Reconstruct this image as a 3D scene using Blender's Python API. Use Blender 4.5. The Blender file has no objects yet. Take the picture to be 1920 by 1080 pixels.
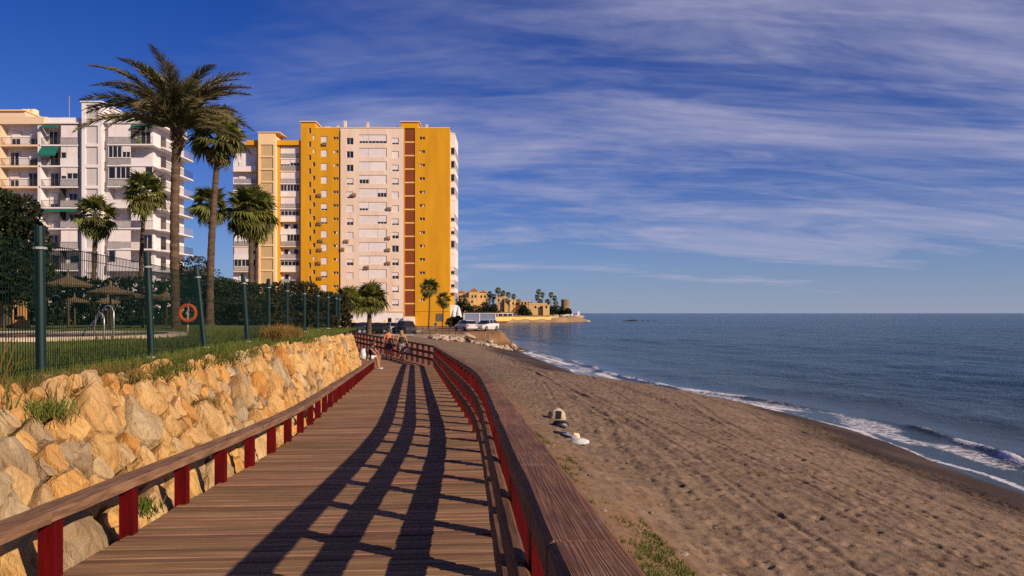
import bpy, math, random
import numpy as np
from mathutils import Vector, Matrix, noise as mnoise
random.seed(11); RNG = np.random.default_rng(7)
PI = math.pi; R = math.radians
SC = bpy.context.scene
COL = SC.collection

# ------------------------------------------------------------------ camera, sky, sun, exposure
F = 1400.0                       # focal length in photo pixels
CAMZ = 5.0                       # lens height above the sea
cam_d = bpy.data.cameras.new('camera'); cam = bpy.data.objects.new('camera', cam_d); COL.objects.link(cam)
cam.location = (0, 0, CAMZ); cam.rotation_euler = (R(90), 0, 0)
cam_d.sensor_width = 36; cam_d.lens = F / 1920 * 36; cam_d.shift_y = 47 / 1920
cam_d.clip_start = 0.05; cam_d.clip_end = 60000
SC.camera = cam
SUN_AZ, SUN_EL = 54.0, 26.5      # shadows run 54 degrees left of the view axis
sdir = Vector((math.sin(R(SUN_AZ)) * math.cos(R(SUN_EL)), -math.cos(R(SUN_AZ)) * math.cos(R(SUN_EL)), math.sin(R(SUN_EL))))
sl = bpy.data.lights.new('sun', 'SUN'); sun = bpy.data.objects.new('sun', sl); COL.objects.link(sun)
sl.energy = 5.0; sl.angle = R(0.5); sl.color = (1.0, 0.82, 0.62)
sun.rotation_euler = sdir.to_track_quat('Z', 'Y').to_euler()

W = bpy.data.worlds.new('World'); SC.world = W; W.use_nodes = True
wn = W.node_tree.nodes; wl = W.node_tree.links; wn.clear()
def N(nt, typ, **kw):
    n = nt.nodes.new(typ)
    for k, v in kw.items():
        if k.startswith('i_'):
            n.inputs[k[2:].replace('_', ' ')].default_value = v
        else:
            setattr(n, k, v)
    return n
wt = W.node_tree
sky = N(wt, 'ShaderNodeTexSky', sky_type='NISHITA', sun_disc=False, sun_elevation=R(SUN_EL), sun_rotation=R(180 - SUN_AZ),
        altitude=0, air_density=1.0, dust_density=0.15, ozone_density=3.0)
hs = N(wt, 'ShaderNodeHueSaturation', i_Saturation=1.45, i_Value=1.0)
wl.new(sky.outputs[0], hs.inputs['Color'])
tint = N(wt, 'ShaderNodeMix', data_type='RGBA', blend_type='MULTIPLY'); tint.inputs[0].default_value = 1
tint.inputs[7].default_value = (0.15, 0.49, 1.05, 1)
wl.new(hs.outputs[0], tint.inputs[6])
# cirrus: noise on a flat layer of cloud high above, seen in perspective
tc = N(wt, 'ShaderNodeTexCoord'); sep = N(wt, 'ShaderNodeSeparateXYZ'); wl.new(tc.outputs['Generated'], sep.inputs[0])
zz = N(wt, 'ShaderNodeMath', operation='MAXIMUM'); wl.new(sep.outputs['Z'], zz.inputs[0]); zz.inputs[1].default_value = 0.0
za = N(wt, 'ShaderNodeMath', operation='ADD'); wl.new(zz.outputs[0], za.inputs[0]); za.inputs[1].default_value = 0.22
dx = N(wt, 'ShaderNodeMath', operation='DIVIDE'); wl.new(sep.outputs['X'], dx.inputs[0]); wl.new(za.outputs[0], dx.inputs[1])
dy = N(wt, 'ShaderNodeMath', operation='DIVIDE'); wl.new(sep.outputs['Y'], dy.inputs[0]); wl.new(za.outputs[0], dy.inputs[1])
cmb = N(wt, 'ShaderNodeCombineXYZ'); wl.new(dx.outputs[0], cmb.inputs[0]); wl.new(dy.outputs[0], cmb.inputs[1])
def cloudmap(rot, sx, sy, off, scale, detail, dist):
    mp = N(wt, 'ShaderNodeMapping'); mp.inputs['Rotation'].default_value = (0, 0, R(rot)); mp.inputs['Scale'].default_value = (sx, sy, 1)
    mp.inputs['Location'].default_value = off
    wl.new(cmb.outputs[0], mp.inputs['Vector'])
    no = N(wt, 'ShaderNodeTexNoise', i_Scale=scale, i_Detail=detail, i_Roughness=0.62, i_Distortion=dist)
    wl.new(mp.outputs[0], no.inputs['Vector']); return no
n1 = cloudmap(11, 0.55, 1.7, (3.1, 1.7, 0), 1.15, 10, 0.7)
n2 = cloudmap(-16, 0.8, 3.4, (9.2, 4.0, 2), 2.6, 9, 0.7)
n3 = cloudmap(20, 0.8, 1.3, (1.35, 0.55, 5), 1.0, 4, 0.4)
def ramp(src, p0, p1):
    r = N(wt, 'ShaderNodeMapRange', interpolation_type='SMOOTHSTEP'); r.inputs[1].default_value = p0; r.inputs[2].default_value = p1
    wl.new(src, r.inputs[0]); return r.outputs[0]
def wmath(op, a, b):
    m = N(wt, 'ShaderNodeMath', operation=op)
    for i, v in enumerate((a, b)):
        if isinstance(v, (int, float)): m.inputs[i].default_value = v
        else: wl.new(v, m.inputs[i])
    return m.outputs[0]
c1 = ramp(n1.outputs[0], 0.38, 0.68); c2 = ramp(n2.outputs[0], 0.40, 0.70)
# the bank of cirrus lies over the sea, thinning out above the land
bank = wmath('ADD', wmath('ADD', sep.outputs['X'], wmath('MULTIPLY', n3.outputs[0], 1.1)), wmath('MULTIPLY', wmath('SUBTRACT', 0.30, sep.outputs['Z']), 0.9))
bk_ = ramp(bank, -0.06, 0.78)
cl = wmath('ADD', wmath('ADD', wmath('MULTIPLY', c1, 0.58), wmath('MULTIPLY', c2, 0.24)), 0.10)
cl = wmath('MULTIPLY', cl, wmath('ADD', wmath('MULTIPLY', bk_, 0.94), 0.04))
# thin veil of sea air thickening toward the horizon all round
veil = wmath('MULTIPLY', wmath('POWER', 2.718, wmath('MULTIPLY', zz.outputs[0], -8.0)), 0.66)
cl = wmath('MINIMUM', wmath('MAXIMUM', cl, veil), 0.88)
cmix = N(wt, 'ShaderNodeMix', data_type='RGBA'); wl.new(cl, cmix.inputs[0])
wl.new(tint.outputs[2], cmix.inputs[6]); cmix.inputs[7].default_value = (5.7, 5.75, 8.0, 1)
bg = N(wt, 'ShaderNodeBackground', i_Strength=0.061); wl.new(cmix.outputs[2], bg.inputs[0])
wo = N(wt, 'ShaderNodeOutputWorld'); wl.new(bg.outputs[0], wo.inputs[0])
vs = SC.view_settings; vs.view_transform = 'Standard'; vs.look = 'None'; vs.exposure = 0.28; vs.gamma = 1; vs.use_curve_mapping = False
SC.render.engine = 'CYCLES'
SC.cycles.max_bounces = 6; SC.cycles.sample_clamp_direct = 4; SC.cycles.sample_clamp_indirect = 3; SC.cycles.transparent_max_bounces = 8; SC.cycles.use_denoising = False

# ------------------------------------------------------------------ materials
def mat(name, c1, c2=None, rough=0.8, scale=4.0, detail=5, rnd=0.12, bump=0.0, bscale=None, stretch=(1, 1, 1), spec=0.3,
        metallic=0.0, lo=0.35, hi=0.65, hue=0.0, coat=0):
    m = bpy.data.materials.new(name); m.use_nodes = True; t = m.node_tree; L = t.links
    b = t.nodes['Principled BSDF']; b.inputs['Roughness'].default_value = rough
    b.inputs['Specular IOR Level'].default_value = spec; b.inputs['Metallic'].default_value = metallic
    if coat: b.inputs['Coat Weight'].default_value = coat
    c2 = c2 or tuple(v * 0.72 for v in c1)
    co = N(t, 'ShaderNodeTexCoord'); mp = N(t, 'ShaderNodeMapping'); mp.inputs['Scale'].default_value = stretch
    L.new(co.outputs['Object'], mp.inputs['Vector'])
    oi = N(t, 'ShaderNodeObjectInfo'); w = N(t, 'ShaderNodeMath', operation='MULTIPLY'); w.inputs[1].default_value = 40
    L.new(oi.outputs['Random'], w.inputs[0])
    no = N(t, 'ShaderNodeTexNoise', noise_dimensions='4D', i_Scale=scale, i_Detail=detail, i_Roughness=0.6)
    L.new(mp.outputs[0], no.inputs['Vector']); L.new(w.outputs[0], no.inputs['W'])
    mr = N(t, 'ShaderNodeMapRange'); mr.inputs[1].default_value = lo; mr.inputs[2].default_value = hi; L.new(no.outputs[0], mr.inputs[0])
    mx = N(t, 'ShaderNodeMix', data_type='RGBA'); mx.inputs[6].default_value = (*c1, 1); mx.inputs[7].default_value = (*c2, 1)
    L.new(mr.outputs[0], mx.inputs[0])
    h = N(t, 'ShaderNodeHueSaturation'); v = N(t, 'ShaderNodeMapRange'); v.inputs[3].default_value = 1 - rnd; v.inputs[4].default_value = 1 + rnd
    L.new(oi.outputs['Random'], v.inputs[0]); L.new(v.outputs[0], h.inputs['Value']); L.new(mx.outputs[2], h.inputs['Color'])
    if hue:
        w2 = N(t, 'ShaderNodeMath', operation='MULTIPLY'); w2.inputs[1].default_value = 7.13; L.new(oi.outputs['Random'], w2.inputs[0])
        fr = N(t, 'ShaderNodeMath', operation='FRACT'); L.new(w2.outputs[0], fr.inputs[0])
        hv = N(t, 'ShaderNodeMapRange'); hv.inputs[3].default_value = 0.5 - hue; hv.inputs[4].default_value = 0.5 + hue
        L.new(fr.outputs[0], hv.inputs[0]); L.new(hv.outputs[0], h.inputs['Hue'])
    L.new(h.outputs[0], b.inputs['Base Color'])
    if bump:
        nb = N(t, 'ShaderNodeTexNoise', noise_dimensions='4D', i_Scale=bscale or scale * 3, i_Detail=6, i_Roughness=0.65)
        L.new(mp.outputs[0], nb.inputs['Vector']); L.new(w.outputs[0], nb.inputs['W'])
        bp = N(t, 'ShaderNodeBump', i_Strength=1.0, i_Distance=bump); L.new(nb.outputs[0], bp.inputs['Height'])
        L.new(bp.outputs[0], b.inputs['Normal'])
    m['col'] = h.name
    return m
M = {}
M['plank'] = mat('weathered_deck_plank', (0.300, 0.166, 0.088), (0.105, 0.049, 0.024), 0.8, 3.6, 10, 0.30, 0.008, 8, (1.0, 11, 11), hue=0.012, lo=.36, hi=.70)
M['handrail'] = mat('weathered_handrail_wood', (0.150, 0.068, 0.045), (0.058, 0.024, 0.016), 0.7, 3, 7, 0.15, 0.008, 8, (9, 1, 9))
M['midrail'] = mat('brown_rail_wood', (0.17, 0.085, 0.042), (0.085, 0.038, 0.018), 0.75, 3, 6, 0.15, 0.004, 9, (9, 1, 9))
M['lowrail'] = mat('worn_low_rail_wood', (0.27, 0.145, 0.080), (0.11, 0.052, 0.027), 0.75, 2.5, 9, 0.15, 0.006, 9, (9, 1, 9))
M['redpaint'] = mat('dark_red_painted_timber', (0.112, 0.0012, 0.0026), (0.052, 0.001, 0.0018), 0.65, 3, 9, 0.18, 0.003, 18, spec=.12, stretch=(4, 4, .8))
M['greenpost'] = mat('dark_green_powder_coat', (0.0035, 0.020, 0.019), (0.0025, 0.014, 0.014), 0.5, 4, 3, 0.1)
M['greenwire'] = mat('green_fence_wire', (0.004, 0.018, 0.014), None, 0.6, 4, 2, 0.1, spec=.1)
M['collar'] = mat('grey_white_collar', (0.36, 0.37, 0.36), None, 0.6, 6, 3, 0.1)
M['whiteplastic'] = mat('white_plastic', (0.6, 0.6, 0.58), None, 0.5, 6, 3, 0.05)
M['steel'] = mat('polished_steel', (0.62, 0.60, 0.57), None, 0.35, 6, 2, 0.05, metallic=.35)
M['lawn'] = mat('lawn_grass_soil', (0.150, 0.165, 0.026), (0.080, 0.098, 0.016), 0.95, 0.6, 8, 0.05, 0.03, 14)
M['grass'] = mat('grass_blades', (0.150, 0.175, 0.028), (0.075, 0.100, 0.016), 0.9, 1.2, 3, 0.1)
M['drygrass'] = mat('dry_straw_grass', (0.36, 0.21, 0.06), (0.16, 0.10, 0.03), 0.9, 2.0, 3, 0.1)
M['leafdark'] = mat('dark_evergreen_leaves', (0.030, 0.042, 0.010), (0.010, 0.016, 0.004), 0.75, 1.5, 3, 0.2)
M['leafmid'] = mat('mid_green_leaves', (0.036, 0.050, 0.012), (0.013, 0.022, 0.005), 0.75, 1.5, 3, 0.2)
M['leafolive'] = mat('olive_brown_leaves', (0.075, 0.062, 0.022), (0.028, 0.026, 0.009), 0.85, 1.2, 3, 0.2)
M['frond'] = mat('palm_frond_green', (0.215, 0.205, 0.040), (0.075, 0.092, 0.018), 0.5, 1.4, 3, 0.40, hue=0.025)
M['datefrond'] = mat('date_palm_grey_green', (0.270, 0.225, 0.105), (0.120, 0.110, 0.045), 0.6, 1.6, 3, 0.3, hue=0.015)
M['deadfrond'] = mat('dead_palm_frond', (0.24, 0.13, 0.045), (0.10, 0.055, 0.02), 0.9, 3, 3, 0.3)
M['trunk'] = mat('palm_trunk_bark', (0.135, 0.085, 0.052), (0.055, 0.032, 0.019), 0.9, 2.5, 6, 0.15, 0.03, 7, (1, 1, 3))
M['bark'] = mat('tree_bark', (0.09, 0.065, 0.045), (0.04, 0.03, 0.02), 0.9, 4, 5, 0.1, 0.02)
M['earth'] = mat('ochre_earth', (0.36, 0.20, 0.085), (0.19, 0.10, 0.04), 0.95, 0.9, 8, 0.1, 0.08, 3)
M['darkearth'] = mat('dark_wall_soil', (0.07, 0.042, 0.02), (0.03, 0.018, 0.009), 1.0, 3, 6, 0.1, 0.05, 8)
M['road'] = mat('asphalt_road', (0.075, 0.07, 0.065), (0.05, 0.048, 0.045), 0.9, 1.5, 6, 0.02, 0.01, 30)
M['pave'] = mat('pale_pavement', (0.42, 0.36, 0.28), (0.32, 0.27, 0.21), 0.9, 1.0, 5, 0.05)
M['yellow'] = mat('yellow_ochre_render', (0.64, 0.300, 0.010), (0.53, 0.240, 0.008), 0.9, 0.55, 8, 0.02, stretch=(1, 1, .16))
M['yellow2'] = mat('pale_yellow_render', (0.74, 0.46, 0.13), (0.66, 0.40, 0.11), 0.9, 0.25, 6, 0.02)
M['pink'] = mat('pale_pink_render', (0.75, 0.58, 0.46), (0.63, 0.46, 0.355), 0.9, 0.55, 8, 0.02, stretch=(1, 1, .16))
M['cream'] = mat('cream_render', (0.80, 0.56, 0.31), (0.73, 0.50, 0.28), 0.9, 0.3, 5, 0.02)
M['maroon'] = mat('red_brown_tile_panel', (0.215, 0.046, 0.014), (0.18, 0.036, 0.011), 0.7, 1.0, 5, 0.08)
M['whitewall'] = mat('white_render', (0.75, 0.69, 0.685), (0.64, 0.58, 0.575), 0.9, 0.6, 8, 0.02, stretch=(1, 1, .2))
M['greywall'] = mat('grey_lattice_block', (0.56, 0.51, 0.51), (0.48, 0.435, 0.435), 0.9, 2, 5, 0.04)
M['peach'] = mat('peach_render', (0.72, 0.53, 0.37), (0.64, 0.46, 0.31), 0.9, 0.4, 5, 0.02)
M['tan'] = mat('tan_lattice_block', (0.56, 0.38, 0.20), (0.47, 0.31, 0.16), 0.9, 2, 5, 0.04)
M['shutter'] = mat('white_roller_shutter', (0.74, 0.66, 0.64), (0.68, 0.60, 0.585), 0.6, 1, 3, 0.06, 0.01, 1)
M['glass'] = mat('dark_window_glass', (0.018, 0.018, 0.022), None, 0.08, 1, 2, 0.3, spec=0.6)
M['glassblue'] = mat('bluish_screen_glass', (0.22, 0.25, 0.33), (0.17, 0.20, 0.28), 0.12, 1, 3, 0.1, spec=0.6)
M['frame'] = mat('white_window_frame', (0.72, 0.66, 0.64), None, 0.6, 3, 2, 0.05)
M['railmetal'] = mat('dark_balcony_metal', (0.05, 0.045, 0.045), None, 0.5, 3, 2, 0.1)
M['greyrail'] = mat('smoky_balcony_panel', (0.36, 0.33, 0.33), (0.28, 0.25, 0.25), 0.5, 3, 2, 0.15)
M['awning'] = mat('green_canvas_awning', (0.010, 0.13, 0.095), (0.008, 0.10, 0.075), 0.85, 3, 3, 0.1)
M['curtain'] = mat('interior_shade', (0.30, 0.24, 0.20), (0.16, 0.12, 0.10), 0.9, 1.5, 3, 0.3)
M['clutter'] = mat('balcony_clutter', (0.30, 0.13, 0.07), (0.06, 0.06, 0.07), 0.8, 2.5, 3, 0.4, hue=0.3)
M['acunit'] = mat('rusty_condenser_box', (0.34, 0.21, 0.11), (0.20, 0.13, 0.08), 0.8, 3, 3, 0.2)
M['aerial'] = mat('galvanised_aerial', (0.35, 0.36, 0.38), None, 0.5, 3, 2, 0.05, metallic=0.6)
M['thatch'] = mat('dry_thatch', (0.26, 0.175, 0.10), (0.10, 0.065, 0.035), 0.95, 3, 6, 0.15, 0.04, 9, (6, 6, 1))
M['darkwood'] = mat('dark_timber', (0.065, 0.042, 0.026), None, 0.85, 4, 4, 0.1)
M['poolwater'] = mat('blue_pool_water', (0.012, 0.055, 0.13), (0.008, 0.04, 0.10), 0.06, 1, 3, 0.0, 0.01, 4, spec=0.5)
M['coping'] = mat('pale_stone_coping', (0.55, 0.42, 0.31), (0.42, 0.32, 0.24), 0.85, 2, 4, 0.1)
M['orange'] = mat('orange_lifebuoy', (0.72, 0.13, 0.02), (0.60, 0.10, 0.018), 0.6, 4, 3, 0.05)
M['skin'] = mat('skin', (0.42, 0.20, 0.115), (0.37, 0.165, 0.09), 0.6, 6, 3, 0.1)
M['skinred'] = mat('sunburnt_skin', (0.47, 0.165, 0.085), (0.40, 0.13, 0.065), 0.6, 6, 3, 0.05)
M['black'] = mat('black_cloth', (0.012, 0.012, 0.014), None, 0.9, 9, 3, 0.1)
M['olive'] = mat('dark_olive_cloth', (0.030, 0.032, 0.020), None, 0.9, 9, 3, 0.1)
M['white'] = mat('white_cloth', (0.72, 0.69, 0.68), None, 0.9, 9, 3, 0.05)
M['denim'] = mat('blue_denim', (0.028, 0.050, 0.11), (0.018, 0.032, 0.075), 0.9, 12, 3, 0.1)
M['greycloth'] = mat('grey_patterned_cloth', (0.22, 0.22, 0.25), (0.09, 0.09, 0.11), 0.9, 14, 3, 0.1)
M['hairbrown'] = mat('brown_hair', (0.075, 0.045, 0.025), None, 0.7, 12, 3, 0.1)
M['hairblond'] = mat('fair_hair', (0.30, 0.17, 0.07), None, 0.7, 12, 3, 0.1)
M['tyre'] = mat('tyre_rubber', (0.015, 0.015, 0.016), None, 0.9, 6, 2, 0.1)
M['carwhite'] = mat('white_car_paint', (0.66, 0.63, 0.61), None, 0.3, 2, 2, 0.05, coat=0.6)
M['carblack'] = mat('black_car_paint', (0.012, 0.012, 0.014), None, 0.3, 2, 2, 0.1, coat=0.6)
M['carblue'] = mat('slate_blue_car_paint', (0.075, 0.10, 0.16), None, 0.3, 2, 2, 0.1, coat=0.6)
M['cargrey'] = mat('charcoal_car_paint', (0.045, 0.048, 0.058), None, 0.3, 2, 2, 0.1, coat=0.6)
M['lamp'] = mat('headlight_lens', (0.7, 0.68, 0.62), None, 0.15, 2, 2, 0.0)
M['redlamp'] = mat('red_tail_lens', (0.35, 0.01, 0.01), None, 0.2, 2, 2, 0.0)
M['rock'] = mat('pale_sea_boulder', (0.46, 0.36, 0.27), (0.26, 0.19, 0.13), 0.9, 1.2, 7, 0.3, 0.05, 4, hue=0.015)
M['rockdark'] = mat('dark_wet_rock', (0.05, 0.045, 0.04), (0.025, 0.022, 0.02), 0.6, 1.2, 6, 0.2, 0.05, 4)
M['goldwall'] = mat('golden_render', (0.62, 0.40, 0.17), (0.53, 0.335, 0.14), 0.9, 0.12, 5, 0.06)
M['oldstone'] = mat('old_tower_stone', (0.31, 0.20, 0.115), (0.20, 0.125, 0.07), 0.95, 0.5, 6, 0.05, 0.1, 1)
M['rooftile'] = mat('terracotta_roof', (0.40, 0.165, 0.07), (0.30, 0.12, 0.05), 0.9, 0.6, 4, 0.1)
M['brickwall'] = mat('orange_garden_wall', (0.50, 0.24, 0.085), (0.34, 0.16, 0.06), 0.95, 2, 5, 0.1, 0.02)
M['blacktarp'] = mat('black_plastic_sheet', (0.010, 0.010, 0.012), None, 0.4, 3, 3, 0.0)
M['bluesign'] = mat('blue_sign_paint', (0.02, 0.06, 0.30), None, 0.5, 3, 2, 0.0)
M['slate'] = mat('grey_notice_panel', (0.11, 0.11, 0.105), (0.08, 0.08, 0.08), 0.6, 3, 3, 0.0)

def grain_mat():
    m = mat('weathered_handrail_wood', (0.255, 0.116, 0.060), (0.120, 0.048, 0.024), 0.75, 3.4, 10, 0.16, 0.0, None, (6, 1, 6))
    t = m.node_tree; L = t.links; b = t.nodes['Principled BSDF']; h = t.nodes[m['col']]
    co = N(t, 'ShaderNodeTexCoord'); mp = N(t, 'ShaderNodeMapping'); mp.inputs['Scale'].default_value = (3.2, .05, 1.2); L.new(co.outputs['Object'], mp.inputs[0])
    oi = N(t, 'ShaderNodeObjectInfo'); cb = N(t, 'ShaderNodeCombineXYZ'); ml = N(t, 'ShaderNodeMath', operation='MULTIPLY'); ml.inputs[1].default_value = 9
    L.new(oi.outputs['Random'], ml.inputs[0]); L.new(ml.outputs[0], cb.inputs[1]); ad = N(t, 'ShaderNodeVectorMath', operation='ADD'); L.new(mp.outputs[0], ad.inputs[0]); L.new(cb.outputs[0], ad.inputs[1])
    wv = N(t, 'ShaderNodeTexNoise', i_Scale=7.0, i_Detail=2, i_Roughness=.45); L.new(ad.outputs[0], wv.inputs['Vector'])
    mu = N(t, 'ShaderNodeMath', operation='MULTIPLY'); mu.inputs[1].default_value = 34; L.new(wv.outputs[0], mu.inputs[0])
    fr = N(t, 'ShaderNodeMath', operation='PINGPONG'); fr.inputs[1].default_value = 1.0; L.new(mu.outputs[0], fr.inputs[0])
    mr = N(t, 'ShaderNodeMapRange'); mr.inputs[1].default_value = .0; mr.inputs[2].default_value = .42; mr.inputs[3].default_value = 1; mr.inputs[4].default_value = 0; L.new(fr.outputs[0], mr.inputs[0])
    fa = N(t, 'ShaderNodeMath', operation='MULTIPLY'); fa.inputs[1].default_value = .42; L.new(mr.outputs[0], fa.inputs[0])
    mx = N(t, 'ShaderNodeMix', data_type='RGBA'); L.new(fa.outputs[0], mx.inputs[0]); L.new(h.outputs[0], mx.inputs[6]); mx.inputs[7].default_value = (.060, .026, .013, 1)
    n2 = N(t, 'ShaderNodeTexNoise', i_Scale=5, i_Detail=6, i_Roughness=.7); L.new(co.outputs['Object'], n2.inputs['Vector'])
    m3 = N(t, 'ShaderNodeMapRange'); m3.inputs[1].default_value = .55; m3.inputs[2].default_value = .75; m3.inputs[4].default_value = .55; L.new(n2.outputs[0], m3.inputs[0])
    my = N(t, 'ShaderNodeMix', data_type='RGBA'); L.new(m3.outputs[0], my.inputs[0]); L.new(mx.outputs[2], my.inputs[6]); my.inputs[7].default_value = (.30, .215, .19, 1)
    L.new(my.outputs[2], b.inputs['Base Color'])
    bp = N(t, 'ShaderNodeBump', i_Strength=.5, i_Distance=.003); L.new(fr.outputs[0], bp.inputs['Height']); L.new(bp.outputs[0], b.inputs['Normal'])
    return m
M['handrail'] = grain_mat()
# stones of the retaining wall: ochre to cream to pinkish grey by stone, fractured relief
def stone_mat():
    m = mat('ochre_limestone', (0.60, 0.415, 0.190), (0.40, 0.225, 0.078), 0.9, 2.4, 9, 0.0, 0.0, lo=0.38, hi=0.68)
    t = m.node_tree; L = t.links; b = t.nodes['Principled BSDF']; h = t.nodes[m['col']]
    oi = N(t, 'ShaderNodeObjectInfo'); cr = N(t, 'ShaderNodeValToRGB'); L.new(oi.outputs['Random'], cr.inputs[0])
    e = cr.color_ramp.elements; e[0].color = (1.0, 0.86, 0.66, 1); e[1].color = (1.12, 1.06, 1.02, 1)
    for p, c in ((0.25, (1.06, 0.98, 0.88, 1)), (0.45, (0.90, 0.95, 1.15, 1)), (0.58, (0.66, 0.73, 1.02, 1)), (0.72, (1.12, 0.96, 0.72, 1)), (0.88, (1.0, 0.72, 0.42, 1))):
        k = e.new(p); k.color = c
    mu = N(t, 'ShaderNodeMix', data_type='RGBA', blend_type='MULTIPLY'); mu.inputs[0].default_value = 1
    L.new(h.outputs[0], mu.inputs[6]); L.new(cr.outputs[0], mu.inputs[7])
    co = N(t, 'ShaderNodeTexCoord')
    # rust veins and dark pits that belong to the stone
    mp = N(t, 'ShaderNodeMapping'); mp.inputs['Scale'].default_value = (1.3, 1.3, 0.34); mp.inputs['Rotation'].default_value = (0.25, 0.35, 0); L.new(co.outputs['Object'], mp.inputs[0])
    n2 = N(t, 'ShaderNodeTexNoise', i_Scale=11, i_Detail=8, i_Roughness=0.7); L.new(mp.outputs[0], n2.inputs['Vector'])
    mr = N(t, 'ShaderNodeMapRange'); mr.inputs[1].default_value = 0.58; mr.inputs[2].default_value = 0.74; L.new(n2.outputs[0], mr.inputs[0])
    m2 = N(t, 'ShaderNodeMix', data_type='RGBA'); L.new(mr.outputs[0], m2.inputs[0]); L.new(mu.outputs[2], m2.inputs[6]); m2.inputs[7].default_value = (0.20, 0.09, 0.03, 1)
    L.new(m2.outputs[2], b.inputs['Base Color'])
    vo = N(t, 'ShaderNodeTexVoronoi', feature='DISTANCE_TO_EDGE', i_Scale=5.5)
    wv = N(t, 'ShaderNodeTexNoise', i_Scale=4, i_Detail=3); L.new(co.outputs['Object'], wv.inputs['Vector'])
    ad = N(t, 'ShaderNodeMix', data_type='RGBA'); ad.inputs[0].default_value = 0.35; L.new(mp.outputs[0], ad.inputs[6]); L.new(wv.outputs['Color'], ad.inputs[7])
    L.new(ad.outputs[2], vo.inputs['Vector'])
    cl2 = N(t, 'ShaderNodeMapRange'); cl2.inputs[1].default_value = 0.0; cl2.inputs[2].default_value = 0.09; L.new(vo.outputs['Distance'], cl2.inputs[0])
    nz = N(t, 'ShaderNodeTexNoise', i_Scale=9, i_Detail=9, i_Roughness=0.68); L.new(mp.outputs[0], nz.inputs['Vector'])
    sm = N(t, 'ShaderNodeMath', operation='ADD'); ml = N(t, 'ShaderNodeMath', operation='MULTIPLY'); ml.inputs[1].default_value = 0.07
    L.new(cl2.outputs[0], ml.inputs[0]); L.new(ml.outputs[0], sm.inputs[0]); L.new(nz.outputs[0], sm.inputs[1])
    bp = N(t, 'ShaderNodeBump', i_Strength=1.0, i_Distance=0.06); L.new(sm.outputs[0], bp.inputs['Height']); L.new(bp.outputs[0], b.inputs['Normal'])
    return m
M['stone'] = stone_mat()

def let_light_through(m, fac):
    t = m.node_tree; L = t.links; b = t.nodes['Principled BSDF']; o = next(n for n in t.nodes if n.type == 'OUTPUT_MATERIAL')
    tr = N(t, 'ShaderNodeBsdfTranslucent'); mx = N(t, 'ShaderNodeMixShader'); mx.inputs[0].default_value = fac
    L.new(t.nodes[m['col']].outputs[0], tr.inputs[0]); L.new(b.outputs[0], mx.inputs[1]); L.new(tr.outputs[0], mx.inputs[2]); L.new(mx.outputs[0], o.inputs[0])
for k_ in ('frond', 'datefrond', 'leafdark', 'leafmid', 'leafolive', 'grass', 'drygrass'): let_light_through(M[k_], .35)
# ------------------------------------------------------------------ object helpers
def P(px, py, d):
    """photo pixel + distance -> place in the world"""
    return Vector(((px - 960) / F * d, d, CAMZ + (587 - py) / F * d))
WORLD = {}
def wloc(o): return WORLD.get(o.name, Vector((0, 0, 0))) if o else Vector((0, 0, 0))
def tag(o, label=None, cat=None, group=None, kind=None):
    if label: o['label'] = label
    if cat: o['category'] = cat
    if group: o['group'] = group
    if kind: o['kind'] = kind
    return o
def thing(name, label, cat, loc, group=None):
    o = bpy.data.objects.new(name, None); COL.objects.link(o); o.location = loc; o.empty_display_size = 0.3
    WORLD[o.name] = Vector(loc); return tag(o, label, cat, group)
def link(name, mesh, parent=None, loc=None, rot=None, scale=None):
    """loc in world space; the parent is never rotated"""
    o = bpy.data.objects.new(name, mesh); COL.objects.link(o)
    if parent is not None: o.parent = parent
    base = wloc(parent); L = Vector(loc) if loc is not None else base
    o.location = L - base; WORLD[o.name] = L
    if rot is not None: o.rotation_euler = rot
    if scale is not None: o.scale = scale
    return o
def setmesh(me, verts, faces):
    me.from_pydata(verts, [], faces); me.update()
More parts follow.
